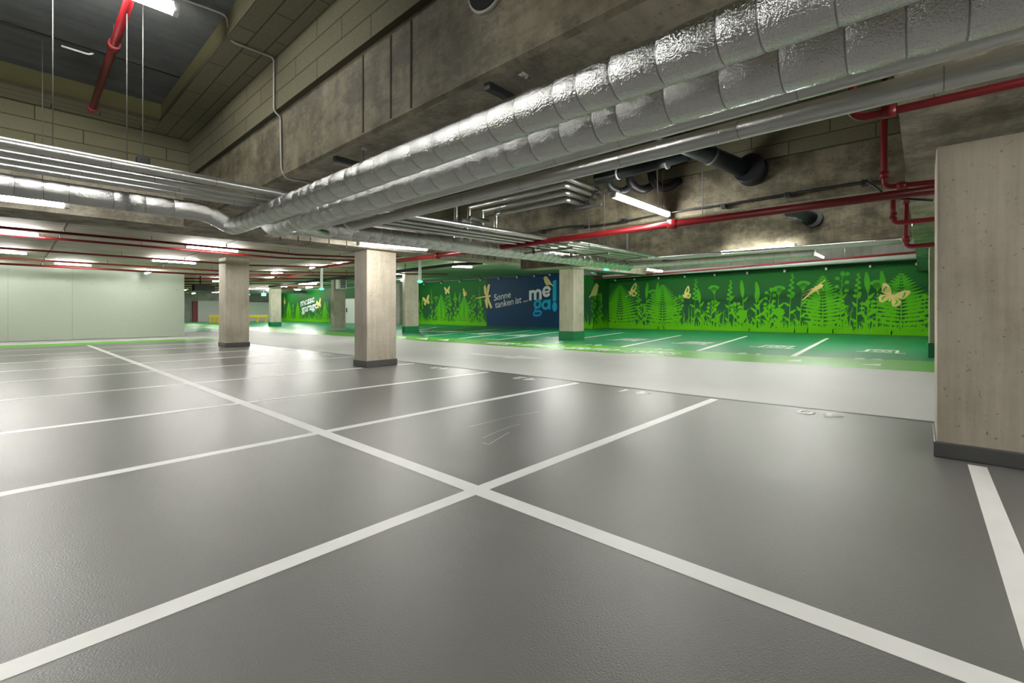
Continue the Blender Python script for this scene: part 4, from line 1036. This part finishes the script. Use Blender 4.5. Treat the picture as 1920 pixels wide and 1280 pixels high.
# thick black cable and trays at the far slab
t = thing('cable_tray', 'black cable tray hanging under the green tinted slab beyond the middle pillar', 'cable tray', (14, 22, 3.5))
b = NB(); q = [on_slab(905, 492.5, 0.25), on_slab(850, 496, 0.28), on_slab(760, 507, 0.35), on_slab(650, 519, 0.4), on_slab(560, 530, 0.45), on_slab(505, 537, 0.5)]
tube(b, q, 0.075, 8, 0.3); obj('cable_bundle', b, 'ragged_black', t)
for k in (1, 2, 3):
    p = q[k]; b = NB(); tube(b, [p, v3(p.x, p.y, slab_z(p.x))], 0.02, 6); obj('hanger_rod', b, 'rod_grey', t)
b = NB(); p = on_slab(365, 533, 0.5); q2 = on_slab(398, 533.5, 0.5)
box(b, (min(p.x, q2.x), p.y, p.z - 0.35), (max(p.x, q2.x), p.y + 0.6, p.z)); box(b, (p.x + 0.3, p.y + 0.2, p.z), (p.x + 0.36, p.y + 0.26, slab_z(p.x) + 0.01)); tag(obj('duct_box', b, 'black_plastic'), 'dark duct box under the far ceiling beyond the partition end', 'duct')
# large dark round duct far behind with pipes
b = NB(); y = 66.0
tube(b, [on_y(464, 540, y) + v3(0, 0, 0), on_y(560, 540, y)], 0.75, 18); tag(obj('ventilation_duct', b, 'zinc_dull'), 'thick grey duct far behind above the yellow barrier', 'duct')

# silver pipes along the wall heads
t = thing('wall_pipe', 'silver pipe along the head of the right mural', 'pipe', (32.6, 5, 4.3))
b = NB(); tube(b, [v3(32.5, -6, 4.36), v3(32.5, 19.8, 4.22), v3(30.55, 19.1, 4.55)], 0.16, 16, 0.3); obj('pipe_run', b, 'pipe_silver', t)
for y in (3.3, 9.5, 15.5, 18.9):
    b = NB(); tube(b, [v3(32.5, y, 4.45), v3(32.5, y, 5.4)], 0.035, 8); obj('hanger_rod', b, 'galvanised', t)
t = thing('wall_pipe', 'silver pipe along the head of the blue panel and left mural', 'pipe', (30.0, 30, 4.8))
b = NB(); tube(b, [v3(30.0, 19.4, 4.98), v3(30.0, 27.5, 4.84), v3(30.0, 42, 4.70)], 0.14, 16, 0.3); obj('pipe_run', b, 'pipe_silver', t)
for y in (24, 32, 39):
    b = NB(); tube(b, [v3(30, y, 4.8), v3(30, y, slab_z(30))], 0.035, 8); obj('hanger_rod', b, 'galvanised', t)
def wall_cable(label, x, ys, z0, z1):
    t = thing('wall_cable', label, 'cable', (x, ys[0], z0))
    n = len(ys); b = NB(); tube(b, [v3(x, y, z0 + (z1 - z0) * i / (n - 1)) for i, y in enumerate(ys)], 0.03, 8); obj('cable_run', b, 'black_plastic', t)
    for i, y in enumerate(ys[:-1]):
        z = z0 + (z1 - z0) * i / (n - 1)
        b = NB(); box(b, (x - 0.07, y - 0.08, z - 0.02), (x + 0.12, y + 0.08, z + 0.16)); k = obj('clip', b, 'black_plastic', t)
        b = NB(); box(b, (x - 0.09, y - 0.05, z - 0.16), (x + 0.02, y + 0.05, z - 0.02)); obj('spot_tip', b, 'white_metal', k)
wall_cable('black cable with small clips along the top of the right mural', 33.25, [18.6, 16.9, 14.9, 12.9, 10.8, 8.7, 6.5, 4.3, 2.2, 0.2, -1], 4.02, 4.06)
wall_cable('black cable with small clips along the top of the blue panel and left mural', 30.85, [41, 38, 35, 32, 29.5, 27.2, 25.2, 23.5, 22, 20.5, 19.5], 4.55, 4.62)

# ================================================================== lamps
def tube_bar(c, d, n, u, lo, hi, w, h):
    bm = NB(); A = []
    for s in (lo, hi):
        A.append([bm.verts.new(c + d * s + n * x * w + u * z * h) for x, z in ((-0.30, 1.0), (-0.5, 0.72), (-0.5, 0.35), (-0.28, 0.0), (0.28, 0.0), (0.5, 0.35), (0.5, 0.72), (0.30, 1.0))])
    for i in range(8): bm.faces.new([A[0][i], A[0][(i + 1) % 8], A[1][(i + 1) % 8], A[1][i]])
    bm.faces.new(A[0][::-1]); bm.faces.new(A[1]); return bm
def lamp(label, a, b, hang=None, w=0.075, h=0.06, group='LED batten lamps of the garage', cable=None, wires=True):
    """batten from a to b (ends of the tube, underside), hung up to the height hang"""
    a, b = Vector(a), Vector(b); L = (b - a).length; c = (a + b) / 2
    d = (b - a).normalized()
    t = thing('batten_lamp', label, 'lamp', c, group)
    n = d.cross(Zv).normalized(); u = n.cross(d).normalized()
    glow = ('diffuser_far' if c.y > 15 else 'diffuser_bright') if c.x > 12.5 else ('diffuser' if c.y > 27.5 and c.y < 30 else 'diffuser_slab') if c.y > 10 else 'diffuser_soft' if (c.x < 3.3 and c.y < 7) or c.x > 9 else 'diffuser'
    def bar(lo, hi, wl_, wh, z0, z1, taper=1.0):
        bm = NB(); A = []
        for s in (lo, hi):
            A.append([bm.verts.new(c + d * s + n * x + u * z) for x, z in ((-wl_ / 2, z1), (-wl_ / 2 * taper, z0), (wl_ / 2 * taper, z0), (wl_ / 2, z1))])
        for i in range(4): bm.faces.new([A[0][i], A[0][(i + 1) % 4], A[1][(i + 1) % 4], A[1][i]])
        bm.faces.new(A[0][::-1]); bm.faces.new(A[1]); return bm
    obj('diffuser', tube_bar(c, d, n, u, -L / 2 + 0.02, L / 2 - 0.02, w, h), glow, t)
    hw = 0.5 if c.y > 10 or c.x > 12.5 else 1.25
    obj('housing', bar(-L / 2 + 0.02, L / 2 - 0.02, w * hw, h, h * 1.001, h * 1.3), 'lamp_body', t)
    for s in (-1, 1):
        lo, hi = sorted((s * (L / 2 - 0.02), s * (L / 2 + 0.025)))
        obj('end_cap', bar(lo, hi, w * 1.06, h, 0.0, h * 1.15, 0.8), 'lamp_body', t)
        if hang and wires:
            p = c + d * (s * L * 0.38) + u * (h * 1.1)
            bm = NB(); tube(bm, [p, v3(p.x, p.y, hang if not callable(hang) else hang(p.x))], 0.005, 6); obj('hanger_wire', bm, 'rod_grey', t)
    return t
lamp('batten lamp at the top left in the dark recess', (-0.45, 5.34, 4.14), (1.06, 5.28, 4.14), 4.36, 0.11, 0.08)
lamp('batten lamp at the left edge below the silver duct', (-1.15, 7.35, 2.495), (0.44, 7.35, 2.51), 4.36)
lamp('batten lamp hanging in front of the middle pillar', (4.7, 8.4, 2.65), (6.4, 8.4, 2.72), 4.62)
l8 = lamp('slanting seen batten lamp hanging in the middle recess by the black pipes', (5.48, 3.10, 2.86), (7.18, 3.06, 2.86), 4.62)
b = NB(); tube(b, [v3(7.2, 3.06, 2.90), v3(7.17, 3.1, 2.97), v3(6.95, 3.12, 3.02), v3(6.9, 3.12, 3.4), v3(6.9, 3.12, 4.62)], 0.008, 6, 0.05); obj('supply_cord', b, 'white_metal', l8)
lamp('batten lamp under the far beam above the green bays', (11.9, 3.72, 2.765), (11.9, 2.12, 2.79), 2.83)
lamp('batten lamp just in front of the green footed pillar beside the blue panel', (14.0, 11.06, 3.06), (14.0, 9.10, 3.03), 5.4)
lamp('batten lamp below the crossing duct corner near the right mural', (16.4, 7.85, 2.93), (17.8, 7.85, 2.95), 5.4)
lamp('double end of a batten lamp seen under the far beam at right', (19.2, 3.2, 3.45), (20.6, 3.1, 3.47), 5.4)
lamp('next batten lamp beyond the far beam at right', (20.4, 3.0, 3.5), (22.0, 2.95, 3.5), 5.4)
SL = lambda x: slab_z(x)
def slab_lamp(label, p0, p1, drop=0.12, w=0.11):
    a, b = on_slab(*p0, drop), on_slab(*p1, drop)
    if abs(b.x - a.x) > abs(b.y - a.y): b.y = a.y
    lamp(label, a, b, SL, w * 0.8, 0.065)
lamp('batten lamp at the left edge between the first two red branch pipes', (-1.0, 16.75, 3.25), (0.51, 16.75, 3.25), 3.4)
lamp('batten lamp at the left edge near the partition', (-1.1, 22.3, 3.25), (0.40, 22.3, 3.25), 3.4)
lamp('batten lamp in front of the partition-end pillar, nearer one', (3.55, 16.4, 3.25), (4.95, 16.4, 3.25), 3.4)
lamp('batten lamp above the partition end, behind the third red pipe', (3.6, 21.6, 3.25), (5.0, 21.6, 3.25), 3.4)
lamp('small far batten lamp above the partition near its left third', (1.2, 25.9, 3.25), (2.3, 25.9, 3.25), 3.4)
lamp('end-on batten lamp above the bright spot on the partition', (4.60, 27.6, 3.25), (4.60, 29.1, 3.25), 3.4)
lamp('end-on batten lamp close to the partition at the left edge', (-0.75, 27.6, 3.25), (-0.75, 29.1, 3.25), 3.4)
for k, (p0, p1, lab) in enumerate([((582, 504), (602, 501.5), 'left of the white hanging post'), ((510, 513), (530, 511.5), 'right of the partition-end pillar'), ((560, 533), (591, 533), 'above the far messe garage mural'),
                                   ((527, 537.5), (539, 537), 'beside the far pillar by the barrier'), ((742, 514), (754, 514), 'just right of the middle pillar'), ((769, 481.5), (787, 480.5), 'behind the thick red pipe right of the middle pillar'),
                                   ((847, 500.5), (890, 501), 'on the green tinted slab beside the black cable tray'), ((464, 542), (500, 542), 'beside the thick grey far duct'), ((398, 528), (412, 528), 'high beyond the partition end'),
                                   ((398, 548.5), (412, 548), 'lowest beyond the partition end')]):
    slab_lamp('batten lamp %s' % lab, p0, p1, 0.15 if k < 7 else 0.25, 0.13)
t = thing('ceiling_light', 'round white ceiling light on the slab left of the middle pillar', 'lamp', on_slab(641, 495, 0.06))
p = on_slab(641, 495, 0.06)
b = NB(); tube(b, [p + v3(0, 0, 0.0), p + v3(0, 0, 0.03)], 0.20, 24); obj('diffuser', b, 'diffuser', t)
b = NB(); tube(b, [p + v3(0, 0, 0.03), p + v3(0, 0, 0.07)], 0.23, 24); obj('housing', b, 'lamp_body', t)
# unseen lamps added for brightness, continuing the rows near and behind the camera
lamp('added batten lamp over the near bays out of the picture', (-0.6, 2.6, 3.1), (0.9, 2.6, 3.1), 4.36)
lamp('added batten lamp in the left recess out of the picture', (-5.2, 2.4, 3.7), (-3.7, 2.4, 3.7), 4.36)
lamp('added batten lamp behind the camera', (-1.2, -1.9, 2.5), (0.3, -1.9, 2.5), 3.4)
lamp('added batten lamp behind and right of the camera', (2.6, -2.2, 2.5), (4.1, -2.2, 2.5), 3.4)
lamp('added batten lamp behind the right pillar', (9.6, -4.0, 3.2), (11.1, -4.0, 3.2), 3.4)
lamp('added batten lamp at the foot of the aisle right', (4.0, -4.5, 3.2), (5.5, -4.5, 3.2), 3.4)
for k, (x, y, z, top) in enumerate(((10.2, 5.9, 4.3, 4.62), (10.2, 1.6, 4.3, 4.62), (22, 10.5, 4.7, 5.4), (22, 4.0, 4.7, 5.4), (28.5, 9.5, 5.2, 5.4), (28.5, 6.0, 5.2, 5.4), (28.5, 2.5, 5.2, 5.4), (28.5, -1.0, 5.2, 5.4), (28.5, 12.8, 5.2, 5.4), (25, 12.8, 4.9, 5.4), (25, 8.0, 4.9, 5.4), (25, 3.5, 4.9, 5.4), (25, 0, 4.9, 5.4), (22, -4.0, 3.2, 3.4))):  # unseen lamps added to brighten the lane, green bays and right mural
    lamp('added batten lamp hidden from view above the beams beyond the lane', (x, y + 0.75, z), (x, y - 0.75, z), top, group='added batten lamps hidden above the beams')
for x, y, lab in ((25.5, 61, 'right before the top edge of the far messe garage mural'), (25.5, 69, 'over the left end of the far messe garage mural'), (12, 33, 'between the partition-end pillar and the far mural, among red pipes'),
                  (13, 44, 'hidden behind the partition-end pillar'), (12, 56, 'hidden behind the pale partition'), (24, 17.6, 'hidden behind the pillar beside the blue panel'), (24, 34.5, 'hidden behind the pillar left of the butterflies'),
                  (24.5, 40, 'hidden behind the middle pillar'), (23, 52, 'above the word garage of the far mural'), (23, 64, 'hidden behind the far pillar by the barrier'), (16, 70, 'far away at the partition edge, beyond the duct box')):
    lamp('added batten lamp ' + lab, (x, y + 0.8, slab_z(x) - 0.12), (x, y - 0.8, slab_z(x) - 0.12), SL, wires=False)  # added to lift the far slab and murals, most set behind pillars

# parking guidance posts with green lights
def guide(label, px, ptop, pbot, x=None, y=None, led='led_green', wmm=0.05):
    p = on_slab(px, ptop, 0.0)
    d = (p - C0); q = C0 + ray(px, pbot) * ((p - C0).dot(FW))
    t = thing('guidance_post', label, 'hanging light', (p.x, p.y, q.z), 'white hanging posts with green lights')
    b = NB(); box(b, (p.x - wmm, p.y - wmm, q.z), (p.x + wmm, p.y + wmm, slab_z(p.x) - 0.004)); obj('post', b, 'white_metal', t)
    b = NB(); tube(b, [v3(p.x, p.y, q.z - 0.10), v3(p.x, p.y, q.z - 0.03), v3(p.x, p.y, q.z)], 0.12, 12, 0, [0.06, 0.13, 0.10]); obj('light', b, led, t)
guide('white hanging post with green light right of the middle pillar', 787.5, 487, 526)
guide('white hanging post with green light above the word messe', 603, 502, 540)
guide('white hanging post with green light right of the partition-end pillar', 465.5, 524, 551)
t = thing('guidance_post', 'grey hanging post with green light in front of the pillar by the right mural', 'hanging light', (11.4, 6.45, 2.3))
p = on_y(1137, 503, 7.4); pt = on_y(1137, 446, 7.4)
b = NB(); box(b, (p.x - 0.04, 7.36, p.z), (p.x + 0.04, 7.44, 4.63)); obj('post', b, 'galvanised', t)
b = NB(); tube(b, [v3(p.x, 7.4, p.z - 0.06), v3(p.x, 7.4, p.z)], 0.07, 12); obj('light', b, 'led_green', t)
# hanging sign frames near the far mural
t = thing('hanging_sign', 'dark hanging sign board on thin rods before the far mural', 'sign', on_y(562, 545, 48))
a = on_y(551, 544.5, 48); c = on_y(575, 549.5, 48)
b = NB(); box(b, (a.x, 47.95, c.z), (c.x, 48.05, a.z)); obj('board', b, 'ragged_black', t)
for x in (a.x + 0.2, c.x - 0.2):
    b = NB(); tube(b, [v3(x, 48, a.z), v3(x, 48, slab_z(x))], 0.02, 6); obj('hanger_rod', b, 'rod_grey', t)
b = NB(); a = on_y(490, 549, 60); c = on_y(499, 555, 60); box(b, (a.x, 59.95, c.z), (c.x, 60.05, a.z)); box(b, ((a.x + c.x) / 2 - 0.03, 59.97, a.z), ((a.x + c.x) / 2 + 0.03, 60.03, slab_z(a.x))); tag(obj('light_sign', b, 'sign_blue'), 'small pale blue lit sign left of the far pillar', 'sign')
